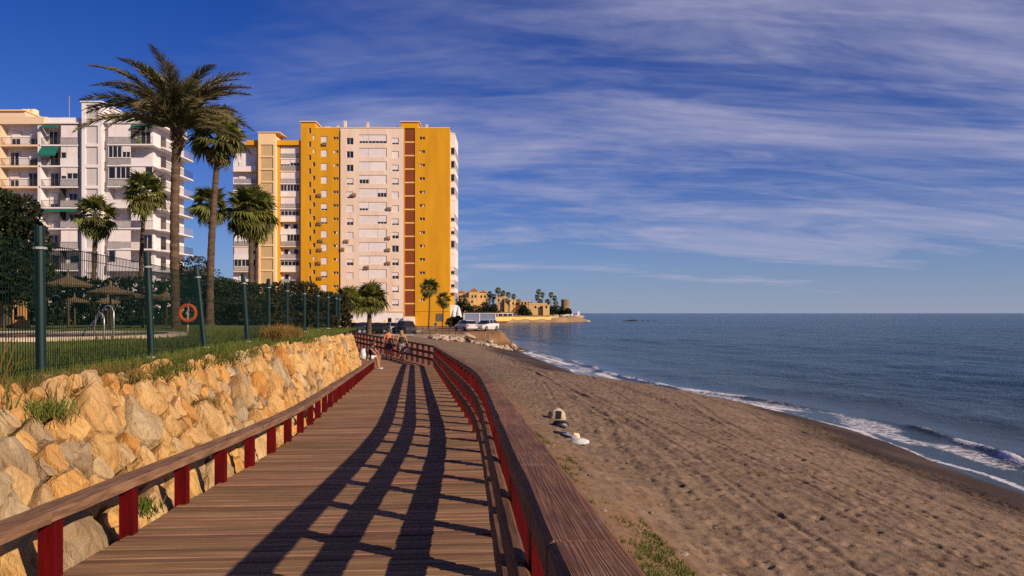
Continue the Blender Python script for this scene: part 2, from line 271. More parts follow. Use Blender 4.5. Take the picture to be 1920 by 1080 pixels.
class MB:
    def __init__(s): s.v = []; s.f = []; s.mi = []; s.cur = 0
    def add(s, vs, fs):
        k = len(s.v); s.v += [tuple(p) for p in vs]
        for f in fs: s.f.append(tuple(i + k for i in f)); s.mi.append(s.cur)
        return s
    def box(s, x0, x1, y0, y1, z0, z1):
        return s.add([(x0, y0, z0), (x1, y0, z0), (x1, y1, z0), (x0, y1, z0), (x0, y0, z1), (x1, y0, z1), (x1, y1, z1), (x0, y1, z1)],
                     [(0, 3, 2, 1), (4, 5, 6, 7), (0, 1, 5, 4), (1, 2, 6, 5), (2, 3, 7, 6), (3, 0, 4, 7)])
    def beam(s, a, b, w, h, up=(0, 0, 1)):
        a = Vector(a); b = Vector(b); t = (b - a).normalized(); r = t.cross(Vector(up)).normalized(); u = r.cross(t)
        q = [a + r * (i * w / 2) + u * (j * h / 2) for i, j in ((-1, -1), (1, -1), (1, 1), (-1, 1))]
        q += [p + (b - a) for p in q]
        return s.add(q, [(3, 2, 1, 0), (4, 5, 6, 7), (0, 1, 5, 4), (1, 2, 6, 5), (2, 3, 7, 6), (3, 0, 4, 7)])
    def tube(s, pts, rad, n=8, caps=True):
        pts = [Vector(p) for p in pts]; rad = rad if hasattr(rad, '__len__') else [rad] * len(pts)
        vs = []; fs = []
        for i, p in enumerate(pts):
            t = (pts[min(i + 1, len(pts) - 1)] - pts[max(i - 1, 0)]).normalized()
            a = Vector((0, 0, 1)) if abs(t.z) < 0.9 else Vector((1, 0, 0))
            r = t.cross(a).normalized(); u = t.cross(r)
            vs += [p + (r * math.cos(2 * PI * k / n) + u * math.sin(2 * PI * k / n)) * rad[i] for k in range(n)]
        for i in range(len(pts) - 1):
            for k in range(n):
                a, b = i * n + k, i * n + (k + 1) % n; fs.append((a, a + n, b + n, b))
        if caps: fs.append(tuple(range(n))); fs.append(tuple(range(len(vs) - 1, len(vs) - n - 1, -1)))
        return s.add(vs, fs)
    def lathe(s, c, prof, n=16):
        c = Vector(c); vs = []; fs = []
        for r, z in prof: vs += [c + Vector((r * math.cos(2 * PI * k / n), r * math.sin(2 * PI * k / n), z)) for k in range(n)]
        for i in range(len(prof) - 1):
            for k in range(n): a, b = i * n + k, i * n + (k + 1) % n; fs.append((a, b, b + n, a + n))
        fs.append(tuple(range(n - 1, -1, -1))); fs.append(tuple(range(len(vs) - n, len(vs))))
        return s.add(vs, fs)
    def prism(s, poly, y0, y1):
        """polygon in x,z extruded along y"""
        n = len(poly); vs = [(x, y0, z) for x, z in poly] + [(x, y1, z) for x, z in poly]
        return s.add(vs, [tuple(range(n)), tuple(range(2 * n - 1, n - 1, -1))] + [(i, i + n, (i + 1) % n + n, (i + 1) % n) for i in range(n)])
    def mesh(s, name, mats, off=(0, 0, 0), smooth=False):
        me = bpy.data.meshes.new(name); o = Vector(off)
        me.from_pydata([(x - o[0], y - o[1], z - o[2]) for x, y, z in s.v], [], s.f)
        for m in (mats if isinstance(mats, (list, tuple)) else [mats]): me.materials.append(m)
        if any(s.mi): me.polygons.foreach_set('material_index', s.mi)
        if smooth: me.polygons.foreach_set('use_smooth', [True] * len(s.f))
        me.update(); return me
    def build(s, name, mats, parent=None, smooth=False, loc=None):
        base = Vector(loc) if loc is not None else wloc(parent)
        return link(name, s.mesh(name, mats, base, smooth), parent, base)
_CUBE = {}
def cube_mesh(m):
    if m.name not in _CUBE: _CUBE[m.name] = MB().box(-.5, .5, -.5, .5, -.5, .5).mesh('block_' + m.name, m)
    return _CUBE[m.name]
def piece(name, m, parent, x0, x1, y0, y1, z0, z1):
    return link(name, cube_mesh(m), parent, ((x0 + x1) / 2, (y0 + y1) / 2, (z0 + z1) / 2), None, (x1 - x0, y1 - y0, z1 - z0))
def np_mesh(name, V, Q, m, parent=None, smooth=True, loc=(0, 0, 0)):
    me = bpy.data.meshes.new(name); V = np.asarray(V, dtype=np.float32); Q = np.asarray(Q, dtype=np.int32); k = Q.shape[1]
    me.vertices.add(len(V)); me.vertices.foreach_set('co', (V - np.array(loc, dtype=np.float32)).ravel())
    me.loops.add(Q.size); me.loops.foreach_set('vertex_index', Q.ravel())
    me.polygons.add(len(Q)); me.polygons.foreach_set('loop_start', np.arange(0, Q.size, k, dtype=np.int32))
    me.polygons.foreach_set('use_smooth', np.full(len(Q), smooth)); me.materials.append(m)
    me.update(calc_edges=True); me.validate()
    return link(name, me, parent, loc)
def grid_quads(nr, nc):
    i = np.arange(nr - 1)[:, None] * nc + np.arange(nc - 1)[None, :]
    return np.stack([i, i + 1, i + 1 + nc, i + nc], -1).reshape(-1, 4)
# value noise for terrain
def vnoise(x, y, seed=0):
    xi = np.floor(x).astype(np.int64); yi = np.floor(y).astype(np.int64); fx = x - xi; fy = y - yi
    fx = fx * fx * (3 - 2 * fx); fy = fy * fy * (3 - 2 * fy)
    def h(a, b):
        n = (a * 374761393 + b * 668265263 + seed * 974634777) & 0x7fffffff
        n = ((n ^ (n >> 13)) * 1274126177) & 0x7fffffff
        return ((n ^ (n >> 16)) & 0xffff) / 65535.0
    return (h(xi, yi) * (1 - fx) + h(xi + 1, yi) * fx) * (1 - fy) + (h(xi, yi + 1) * (1 - fx) + h(xi + 1, yi + 1) * fx) * fy
def hash2(a, b, seed):
    n = (a * 374761393 + b * 668265263 + seed * 974634777) & 0x7fffffff
    n = ((n ^ (n >> 13)) * 1274126177) & 0x7fffffff
    return ((n ^ (n >> 16)) & 0xffff) / 65535.0
def sstep(a, b, x):
    t = np.clip((x - a) / (b - a), 0, 1); return t * t * (3 - 2 * t)
# ------------------------------------------------------------------ lie of the land
SHY = np.array([-60, 0, 20.7, 22.4, 24.6, 26.8, 28.6, 31.2, 34, 36.8, 38.7, 42.9, 47.6, 53.4, 61.9, 77.8, 94.6, 105, 130, 200, 300, 365, 380, 396, 412, 436, 465, 520, 600, 3000, 30000.])
SHX = np.array([14.6, 14.3, 14.2, 14.1, 14.2, 14.5, 14.6, 14.5, 14.3, 13.7, 12.7, 10.6, 8.2, 6.6, 5.3, 3.2, 1.08, 0.6, -1.8, -12, -14, -11, -2, 24, 37, 44, 42, 20, -50, -300, -4000.])
def shore(y): return np.interp(y, SHY, SHX)
DECK = [(-2.0, .328, 3.634)]                                                    # y, right edge x, z: a bend at ten metres, a sharp one at 37
for k_ in range(9):
    yy_ = 7.9 + k_ * .7; f_ = (yy_ - 7.9) / 5.6
    DECK.append((yy_, .207 - .0607 * yy_ - .070 * 5.6 * f_ * f_ / 2, 3.55 - .0421 * yy_ + .0135 * 5.6 * f_ * f_ / 2))
DECK += [(37.0, -3.91, 2.348), (56.0, -11.9, 2.54)]
DY = np.array([p[0] for p in DECK]); DX = np.array([p[1] for p in DECK]); DZ = np.array([p[2] for p in DECK])
DW = 2.76
def redge(y): return np.interp(y, DY, DX)
def deckz(y): return np.interp(y, DY, DZ)
def ledge(y): return redge(y) - np.interp(y, [0, 34, 37, 40], [DW, DW + .03, DW + .1, DW + .28])
def setback(y): return np.interp(y, [6, 30], [1.05, 0.5])
def walltop(y): return np.interp(y, [0, 9, 20, 31], [4.36, 4.36, 4.30, 4.12])
LAWNZ = 4.28
def ground(x, y):
    s = shore(y) - x
    z = np.where(s > 0, 2.62 * np.tanh(np.maximum(s, 0) / np.where(y > 330, 26.0, 11.0)), np.maximum(0.16 * s, -4))
    # terrace with its earth bank beyond the beach
    bank = 2.62 * sstep(0.2, 2.6, s + 0.8 * (vnoise(x * .9, y * .9, 3) - .5))
    k = sstep(91.0, 94.2, y + 1.8 * (vnoise(x * .7, y * .7, 5) - .5))
    z = np.where((s > 0) & (y > 86), z * (1 - k) + np.maximum(bank, z) * k, z)
    # headland hill
    hill = 7.0 * np.exp(-(((x + 20) / 45) ** 2 + ((y - 485) / 55) ** 2)) + 3.2 * np.exp(-(((x - 31) / 10) ** 2 + ((y - 448) / 18) ** 2))
    z = np.where((s > 0) & (y > 300), z + hill * sstep(0, 14, s), z)
    # bank beside the boardwalk, ground beneath it, lawn behind the wall
    xr = redge(y); xl = ledge(y); dz = deckz(y)
    near = sstep(60, 50, y)
    kb = sstep(3.3, 0.5, x - xr) * near
    z = z * (1 - kb) + (dz - 0.42) * kb
    z = np.where((x < xr) & (y < 56), dz - 0.42, z)
    wide = np.where(y < 31, 0.15, np.interp(y, [31, 33, 43, 56], [0.15, 0.5, 0.8, 10.0]))
    up = np.where(y < 31, sstep(xl - .25, xl - .25 - setback(y), x), sstep(xl - wide, xl - wide - 1.6, x))
    lawnk = np.where(x < -45, sstep(150, 60, y), sstep(74, 60, y))
    target = 2.25 + (4.18 - 2.25) * np.where(x < -45, 1.0, sstep(-22.5, -26, x) * sstep(74, 60, y))
    z = np.where((y < 56) & (x < xl), (dz - 0.42) * (1 - up) + 4.18 * up, z)
    z = np.where((y >= 56) & (x < -11.9), target, z)
    return z

# ground: one coarse sheet to the horizon, beach laid over it as a fine sheet
gy = np.concatenate([np.linspace(-40, 0, 9), np.linspace(2, 70, 60), np.linspace(72, 160, 60), np.linspace(170, 620, 90), np.array([700, 900, 1300, 2000, 4000, 8000, 16000, 30000])])
t = np.linspace(0, 1, 150)
XX = []; YY = []
for y in gy:
    xs0 = float(shore(y)) + 16
    left = -max(260, 1.1 * abs(y) + 120)
    core = np.concatenate([np.linspace(left, -40, 30, endpoint=False), np.linspace(-40, xs0, 120)])
    XX.append(core); YY.append(np.full(150, y))
XX = np.array(XX); YY = np.array(YY); ZZ = ground(XX, YY)
xl_ = ledge(YY)
ZZ = np.where((YY < 134) & (XX > redge(YY) - .3) & (XX > -12.5), ZZ - 0.35, ZZ)
ZZ = np.where((YY < 56) & (XX <= redge(YY) - .3), ZZ - 0.10, ZZ)

def sand_material():
    m = mat('dry_brown_sand', (0.245, 0.163, 0.106), (0.150, 0.098, 0.063), 0.95, 1.6, 9, 0.0, 0.03, 16, spec=0.2)
    t = m.node_tree; L = t.links; b = t.nodes['Principled BSDF']; h = t.nodes[m['col']]
    at = N(t, 'ShaderNodeAttribute', attribute_name='wet'); ge = N(t, 'ShaderNodeAttribute', attribute_name='soil')
    m1 = N(t, 'ShaderNodeMix', data_type='RGBA'); L.new(ge.outputs['Fac'], m1.inputs[0]); L.new(h.outputs[0], m1.inputs[6]); m1.inputs[7].default_value = (0.235, 0.122, 0.056, 1)
    m2 = N(t, 'ShaderNodeMix', data_type='RGBA'); L.new(at.outputs['Fac'], m2.inputs[0]); L.new(m1.outputs[2], m2.inputs[6]); m2.inputs[7].default_value = (0.046, 0.027, 0.017, 1)
    L.new(m2.outputs[2], b.inputs['Base Color'])
    r = N(t, 'ShaderNodeMapRange'); r.inputs[3].default_value = 0.95; r.inputs[4].default_value = 0.75; L.new(at.outputs['Fac'], r.inputs[0]); L.new(r.outputs[0], b.inputs['Roughness'])
    return m
M['sand'] = sand_material()
M['land'] = mat('sandy_land', (0.30, 0.20, 0.11), (0.20, 0.125, 0.065), 0.95, 0.15, 8, 0.0, 0.05, 2)
g = np_mesh('ground', np.stack([XX, YY, ZZ], -1).reshape(-1, 3), grid_quads(len(gy), 150), M['land']); tag(g, kind='structure')

# beach
NR, NC = 1000, 600
by = 2.2 * np.exp(np.linspace(0, 1, NR) * math.log(134 / 2.2))
BX = np.zeros((NR, NC)); BY = np.repeat(by[:, None], NC, 1)
for i, y in enumerate(by):
    a = float(redge(y)) + 0.06 if y < 56 else -12.2
    b = float(shore(y)) + (7 if y < 100 else 3)
    BX[i] = np.linspace(a, b, NC)
BZ = ground(BX, BY)
wetn = vnoise(BX * .35, BY * .35, 9) * 0.5 + vnoise(BX * 1.3, BY * 1.3, 10) * 0.2
wet = sstep(1.20, 0.62, BZ - .28 * sstep(36, 55, BY) + (wetn - .35) * 0.45)
dryk = sstep(0.35, 0.8, BZ) * (1 - 0.75 * sstep(2.8, 1.2, BX - redge(BY)))
dryk = dryk * sstep(134, 80, BY)
def pits(x, y, cell, r, seed, dens):
    out = np.zeros_like(x); u = x / cell; v = y / cell
    ci = np.floor(u).astype(np.int64); cj = np.floor(v).astype(np.int64)
    for di in (-1, 0, 1):
        for dj in (-1, 0, 1):
            a = ci + di; b = cj + dj
            px = (a + hash2(a, b, seed)) * cell; py = (b + hash2(a, b, seed + 1)) * cell
            amp = (hash2(a, b, seed + 2) < dens) * (0.45 + 0.75 * hash2(a, b, seed + 3))
            th = hash2(a, b, seed + 4) * 1.6 + 0.6
            ex = (x - px) * np.cos(th) + (y - py) * np.sin(th); ey = -(x - px) * np.sin(th) + (y - py) * np.cos(th)
            q = (ex / (r * 1.5)) ** 2 + (ey / (r * 0.8)) ** 2
            out += amp * (-np.exp(-q * q) + 0.30 * np.exp(-((np.sqrt(q) - 1.45) / 0.35) ** 2))
    return out
fo = vnoise(BX * .22, BY * .12, 21)
disp = 0.032 * pits(BX, BY, 0.36, 0.085, 31, 0.70) * sstep(0.10, 0.5, fo + .10)
disp += 0.024 * pits(BX + 3.3, BY + 7.1, 0.20, 0.050, 41, 0.62) * (.4 + .8 * vnoise(BX * .4 + 9, BY * .2, 28))
disp += 0.03 * (vnoise(BX * .55, BY * .25, 22) - .5) + 0.022 * (vnoise(BX * 2.1, BY * 1.2, 23) - .5) + 0.03 * (vnoise(BX * 9, BY * 9, 24) - .5)
for x0, sl_, w, dep, tr in ((4.35, -.085, .17, .05, 1), (5.9, -.10, .17, .05, 1), (7.6, -.02, .16, .045, 1), (9.2, -.035, .16, .045, 1), (3.3, -.05, .15, .04, 1), (11.0, -.06, .10, .04, 0), (4.9, -.09, .07, .035, 0), (6.4, -.07, .06, .03, 0), (8.3, -.10, .07, .035, 1), (2.6, -.06, .07, .03, 1), (10.2, -.11, .06, .03, 1)):
    q = BX - (x0 + sl_ * BY + 0.5 * np.sin(BY * .17 + x0) + 0.25 * (vnoise(BY * .4, BY * 0 + x0, 50) - .5))
    tread = 0.6 + 0.5 * np.sin(BY * 2 * PI / 0.22 + q * 9) if tr else 1.0
    disp += -.62 * dep * np.exp(-(q / w) ** 4) * tread * sstep(.3, .6, vnoise(BX * .1, BY * .15, int(x0 * 10)) + .25) + 0.014 * np.exp(-((np.abs(q) - w * 1.6) / .09) ** 2)
# long scarp lines left in the sand
for (xa, ya, xb, yb, dep) in ((4.0, 36, 6.9, 22.8, .10), (9.5, 18.5, 10.6, 12, .07), (1.9, 26, 3.2, 19.5, .05)):
    tx, ty = xb - xa, yb - ya; ln = math.hypot(tx, ty); tx /= ln; ty /= ln
    al = (BX - xa) * tx + (BY - ya) * ty; pe = (BX - xa) * ty - (BY - ya) * tx + 0.12 * (vnoise(al * .8, al * 0, 77) - .5)
    disp += dep * (-np.exp(-(pe / .11) ** 2) + .6 * np.exp(-((pe - .22) / .14) ** 2)) * sstep(-.3, .4, al) * sstep(ln + .3, ln - .4, al)
BZ = BZ + disp * dryk + 0.012 * (vnoise(BX * 3, BY * 3, 25) - .5)
# pebbles and weed along the tide line roughen the sand
tide = np.exp(-((BZ - 0.78) / .16) ** 2) * sstep(30, 20, np.abs(BY - 36))
BZ = BZ + 0.03 * tide * (vnoise(BX * 11, BY * 11, 26) > .62)
bo = np_mesh('sand_beach', np.stack([BX, BY, BZ], -1).reshape(-1, 3), grid_quads(NR, NC), M['sand']); tag(bo, kind='structure')
soil = sstep(2.9, 1.5, BX - redge(BY) + 1.2 * (vnoise(BX * 1.5, BY * .9, 61) - .5)) * sstep(45, 30, BY) * (0.35 + .5 * vnoise(BX * 2, BY * 2, 62))
soil = np.maximum(soil, sstep(91, 93, BY) * 0.85 * sstep(.5, 1.0, BZ))
wet = np.clip(wet * (0.75 + .35 * vnoise(BX * .8, BY * .5, 63)), 0, 1)
for nm, arr in (('wet', wet), ('soil', soil)):
    a = bo.data.attributes.new(nm, 'FLOAT', 'POINT'); a.data.foreach_set('value', arr.astype(np.float32).ravel())

# ------------------------------------------------------------------ sea
NR, NC = 760, 420
sy = np.concatenate([[-30, -10], 6 * np.exp(np.linspace(0, 1, NR - 2) * math.log(32000 / 6))])
u = np.linspace(0, 1, NC) ** 1.5
SX = np.zeros((NR, NC)); SY = np.repeat(sy[:, None], NC, 1)
for i, y in enumerate(sy):
    a = float(shore(y)) - 2.0 - (0.02 * y if y > 140 else 0)
    SX[i] = a + u * (max(70, 1.35 * y + 60) - a)
q = SX - shore(SY)
slope = np.gradient(shore(sy), sy); nrm = 1 / np.sqrt(1 + slope ** 2); q = q * nrm[:, None]     # distance from the water's edge
cellsz = np.maximum(np.gradient(sy)[:, None], 0.02)
Z = np.zeros_like(SX)
for lam, amp, th, ph in ((9.0, .05, 200, 0), (5.3, .035, 188, 1.0), (3.1, .022, 215, 2.2), (1.9, .013, 175, .4), (14, .05, 195, 3)):
    k = 2 * PI / lam; d = (SX * math.cos(R(th)) + SY * math.sin(R(th)))
    d = d + 1.6 * vnoise(SX / lam / 1.7, SY / lam / 1.7, int(lam * 10))
    Z += amp * np.sin(k * d + ph) * sstep(lam * .6, lam * .22, cellsz) * sstep(0.0, 6.0, q) * (0.5 + vnoise(SX / 17, SY / 17, 88))
# the shore break: a steep little crest, its foam, and the sheet of swash in front of it
wob = 0.9 * (vnoise(SY * .16, SY * 0, 91) - .5) + 0.35 * (vnoise(SY * .7, SY * 0, 92) - .5)
crest = 2.9 + wob
hk = 0.20 * sstep(20, 24, SY) * sstep(37, 31, SY) + 0.16 * sstep(34, 45, SY) * sstep(105, 70, SY) * sstep(.35, .6, vnoise(SY * .11, SY * 0, 93)) + .14 * sstep(24, 10, SY)
hk = hk * (0.72 + .5 * vnoise(SY * .9, SY * 0, 94))
prof = np.where(q < crest, np.exp(-((q - crest) / .26) ** 2), np.exp(-((q - crest) / 1.15) ** 2))
Z += hk * prof
Z += 0.10 * np.exp(-((q - 9 - 2 * wob) / 1.5) ** 2) * sstep(18, 26, SY) * sstep(75, 45, SY)
# thin swash running up the sand
Z += 0.05 * sstep(2.4, -0.4, q) * (0.6 + .8 * vnoise(SX * .5, SY * .25, 95))
lace = vnoise(SX * 3.1, SY * 2.2, 96) * .5 + vnoise(SX * 7, SY * 6, 97) * .5
front = np.exp(-((q - crest + .03) / .17) ** 2) * sstep(0.03, .18, hk) * (.15 + 1.0 * vnoise(SY * 1.3, SY * 0, 111))
edge = np.exp(-((q - 0.05 - .9 * (vnoise(SY * .35, SY * 0, 98) - .5)) / .24) ** 2) * (0.72 + .28 * sstep(.3, .7, vnoise(SY * .25, SY * 0, 99)))
sheet = sstep(-.2, .5, q) * sstep(crest + .8, crest - .8, q) * sstep(0.22, 0.60, vnoise(SX * .8, SY * .3, 100)) * sstep(21.0, 25, SY)
foam = np.clip(.95 * front + .66 * edge + .56 * sheet, 0, 1)
bore = sstep(34, 40, SY) * sstep(112, 90, SY)
foam = np.maximum(foam, bore * .78 * np.exp(-((q - 1.5 - 2.4 * (vnoise(SY * .13, SY * 0, 101) - .5)) / (.30 + .5 * vnoise(SY * .21, SY * 0, 103))) ** 2) * sstep(.12, .4, vnoise(SY * .17, SY * 0, 102)))
foam = np.maximum(foam, bore * .50 * sstep(-.2, .3, q) * sstep(2.2, .6, q + 1.5 * (vnoise(SX * .6, SY * .25, 104) - .5)))
# white water round the far rocks and the headland's beach
foam = np.maximum(foam, .42 * np.exp(-((q - 1) / 1.5) ** 2) * sstep(330, 380, SY) * sstep(520, 470, SY))
shallow = np.exp(-np.maximum(q, 0) / 9.0) * sstep(200, 100, SY) + 0.5 * np.exp(-np.maximum(q, 0) / 30.0) * sstep(400, 150, SY)
def sea_material():
    m = bpy.data.materials.new('sea_water'); m.use_nodes = True; t = m.node_tree; L = t.links; b = t.nodes['Principled BSDF']
    b.inputs['IOR'].default_value = 1.33; b.inputs['Specular IOR Level'].default_value = 0.19
    co = N(t, 'ShaderNodeTexCoord'); at = N(t, 'ShaderNodeAttribute', attribute_name='foam'); sh = N(t, 'ShaderNodeAttribute', attribute_name='shallow')
    mp = N(t, 'ShaderNodeMapping'); mp.inputs['Scale'].default_value = (0.006, 0.022, 1); mp.inputs['Rotation'].default_value = (0, 0, R(6)); L.new(co.outputs['Object'], mp.inputs[0])
    n0 = N(t, 'ShaderNodeTexNoise', i_Scale=1.0, i_Detail=5, i_Roughness=.55); L.new(mp.outputs[0], n0.inputs['Vector'])
    pr = N(t, 'ShaderNodeMapRange', interpolation_type='SMOOTHSTEP'); pr.inputs[1].default_value = .42; pr.inputs[2].default_value = .66; L.new(n0.outputs[0], pr.inputs[0])
    deep = N(t, 'ShaderNodeMix', data_type='RGBA'); L.new(pr.outputs[0], deep.inputs[0]); deep.inputs[6].default_value = (0.003, 0.034, 0.084, 1); deep.inputs[7].default_value = (0.014, 0.066, 0.122, 1)
    shl = N(t, 'ShaderNodeMix', data_type='RGBA'); L.new(sh.outputs['Fac'], shl.inputs[0]); L.new(deep.outputs[2], shl.inputs[6]); shl.inputs[7].default_value = (0.035, 0.055, 0.060, 1)
    # foam broken up into lace
    nf = N(t, 'ShaderNodeTexNoise', i_Scale=3.2, i_Detail=7, i_Roughness=.7, i_Distortion=.8); L.new(co.outputs['Object'], nf.inputs['Vector'])
    ad = N(t, 'ShaderNodeMath', operation='ADD'); L.new(at.outputs['Fac'], ad.inputs[0]); L.new(nf.outputs[0], ad.inputs[1])
    fr = N(t, 'ShaderNodeMapRange', interpolation_type='SMOOTHSTEP'); fr.inputs[1].default_value = 0.90; fr.inputs[2].default_value = 1.20; L.new(ad.outputs[0], fr.inputs[0])
    fm = N(t, 'ShaderNodeMix', data_type='RGBA'); L.new(fr.outputs[0], fm.inputs[0]); L.new(shl.outputs[2], fm.inputs[6]); fm.inputs[7].default_value = (0.66, 0.62, 0.64, 1)
    L.new(fm.outputs[2], b.inputs['Base Color'])
    rr = N(t, 'ShaderNodeMapRange'); rr.inputs[3].default_value = 0.14; rr.inputs[4].default_value = 0.9; L.new(fr.outputs[0], rr.inputs[0]); L.new(rr.outputs[0], b.inputs['Roughness'])
    hts = []
    for sc, st, w in ((0.55, (1.0, .55, 1), 1.1), (2.1, (1, .6, 1), .62), (6.0, (1, .8, 1), .34), (0.09, (.5, 1.2, 1), 3.0)):
        p2 = N(t, 'ShaderNodeMapping'); p2.inputs['Scale'].default_value = st; p2.inputs['Rotation'].default_value = (0, 0, R(12)); L.new(co.outputs['Object'], p2.inputs[0])
        nn = N(t, 'ShaderNodeTexNoise', i_Scale=sc, i_Detail=4, i_Roughness=.6, i_Distortion=.3); L.new(p2.outputs[0], nn.inputs['Vector'])
        mm = N(t, 'ShaderNodeMath', operation='MULTIPLY'); mm.inputs[1].default_value = w; L.new(nn.outputs[0], mm.inputs[0]); hts.append(mm.outputs[0])
    s = hts[0]
    for h2 in hts[1:]:
        aa = N(t, 'ShaderNodeMath', operation='ADD'); L.new(s, aa.inputs[0]); L.new(h2, aa.inputs[1]); s = aa.outputs[0]
    bs = N(t, 'ShaderNodeMapRange'); bs.inputs[1].default_value = 0.35; bs.inputs[2].default_value = 1.0; bs.inputs[3].default_value = 1.0; bs.inputs[4].default_value = 0.15; L.new(sh.outputs['Fac'], bs.inputs[0])
    bp = N(t, 'ShaderNodeBump', i_Distance=1.0); L.new(bs.outputs[0], bp.inputs['Strength']); L.new(s, bp.inputs['Height']); L.new(bp.outputs[0], b.inputs['Normal'])
    return m
M['sea'] = sea_material()
so = np_mesh('sea', np.stack([SX, SY, Z], -1).reshape(-1, 3), grid_quads(NR, NC), M['sea']); tag(so, kind='structure')
for nm, arr in (('foam', foam), ('shallow', np.clip(shallow, 0, 1))):
    a = so.data.attributes.new(nm, 'FLOAT', 'POINT'); a.data.foreach_set('value', arr.astype(np.float32).ravel())

# ------------------------------------------------------------------ lawn behind the wall
ly = np.linspace(-8, 66, 150)
LX = np.array([np.concatenate([np.linspace(-95, -24, 20, endpoint=False), np.linspace(-24, 0, 90) / 24 * (24 + (float(ledge(y)) - .25 - float(setback(y)) - .12 if y < 31 else float(ledge(y)) - np.interp(y, [31, 33, 43, 56, 66], [.9, 2.2, 2.5, 12.0, 16]))) + (float(ledge(y)) - .25 - float(setback(y)) - .12 if y < 31 else float(ledge(y)) - np.interp(y, [31, 33, 43, 56, 66], [.9, 2.2, 2.5, 12.0, 16]))]) for y in ly])
LY = np.repeat(ly[:, None], LX.shape[1], 1)
LZ = LAWNZ + 0.05 * (vnoise(LX * .8, LY * .8, 71) - .5) + .03 * (vnoise(LX * 3, LY * 3, 72) - .5)
lo_ = np_mesh('lawn', np.stack([LX, LY, LZ], -1).reshape(-1, 3), grid_quads(*LX.shape), M['lawn']); tag(lo_, kind='structure')

# ------------------------------------------------------------------ boardwalk
bw = bpy.data.objects.new('boardwalk', None); COL.objects.link(bw); bw.location = (-1.4, 5, 3.0); WORLD[bw.name] = Vector(bw.location); tag(bw, kind='structure')
PITCH = 0.126
def plank_mesh(seed):
    rr = random.Random(seed); b = MB(); n = 7; w = PITCH - .012; vs = []; fs = []
    for i in range(n + 1):
        xx = -.5 + i / n; o = rr.uniform(-.0018, .0018)
        for (yy, zz_) in ((-w / 2 + rr.uniform(-.002, .002), -.035), (w / 2 + rr.uniform(-.002, .002), -.035), (w / 2 - .003, -.004 + o), (w / 2 - .010, 0 + o), (-w / 2 + .010, 0 + o), (-w / 2 + .003, -.004 + o)):
            vs.append((xx, yy, zz_))
    for i in range(n):
        for k in range(6): a, c = i * 6 + k, i * 6 + (k + 1) % 6; fs.append((a, c, c + 6, a + 6))
    fs.append((5, 4, 3, 2, 1, 0)); fs.append(tuple(range(n * 6, n * 6 + 6)))
    return b.add(vs, fs).mesh('plank', M['plank'])
PM = [plank_mesh(i) for i in range(5)]
cnt = 0; rest = MB(); y = 0.4; rr = random.Random(4)
while y < 55.8:
    seg = min(len(DECK) - 2, max(0, int(np.searchsorted(DY, y, 'right')) - 1)); last = seg == len(DECK) - 2
    y0, x0, z0 = DECK[seg]; y1, x1, z1 = DECK[seg + 1]; sl2 = (x1 - x0) / (y1 - y0)
    xr = float(redge(y)); zc = float(deckz(y)); xl = float(ledge(y))
    ang = math.atan(-sl2) * (0.75 if last else 1.0); wd = (xr - xl) + .10
    c = Vector(((xr + xl) / 2 + rr.uniform(-.012, .012) + .02, y, zc + rr.uniform(-.003, .003)))
    if cnt < 300:
        link('plank', PM[cnt % 5], bw, c, (math.atan((z1 - z0) / (y1 - y0)), rr.uniform(-.0015, .0015), ang + rr.uniform(-.002, .002)), ((-1 if cnt % 2 else 1) * wd, 1, 1)); cnt += 1
    else:
        a = Vector((math.cos(ang), math.sin(ang), 0)) * (wd / 2); rest.beam(c - a - Vector((0, 0, .018)), c + a - Vector((0, 0, .018)), PITCH - .012, .035)
    y += PITCH * math.cos(math.atan(sl2)) if last else PITCH
tag(rest.build('far_planks', M['plank'], bw), kind='stuff')
for off in (.25, 1.35, 2.5):
    for (y0, x0, z0), (y1, x1, z1) in zip(DECK[:-1], DECK[1:]):
        MB().beam((x0 - off, y0, z0 - .14), (x1 - off, y1, z1 - .14), .1, .18).build('joist', M['darkwood'], bw)

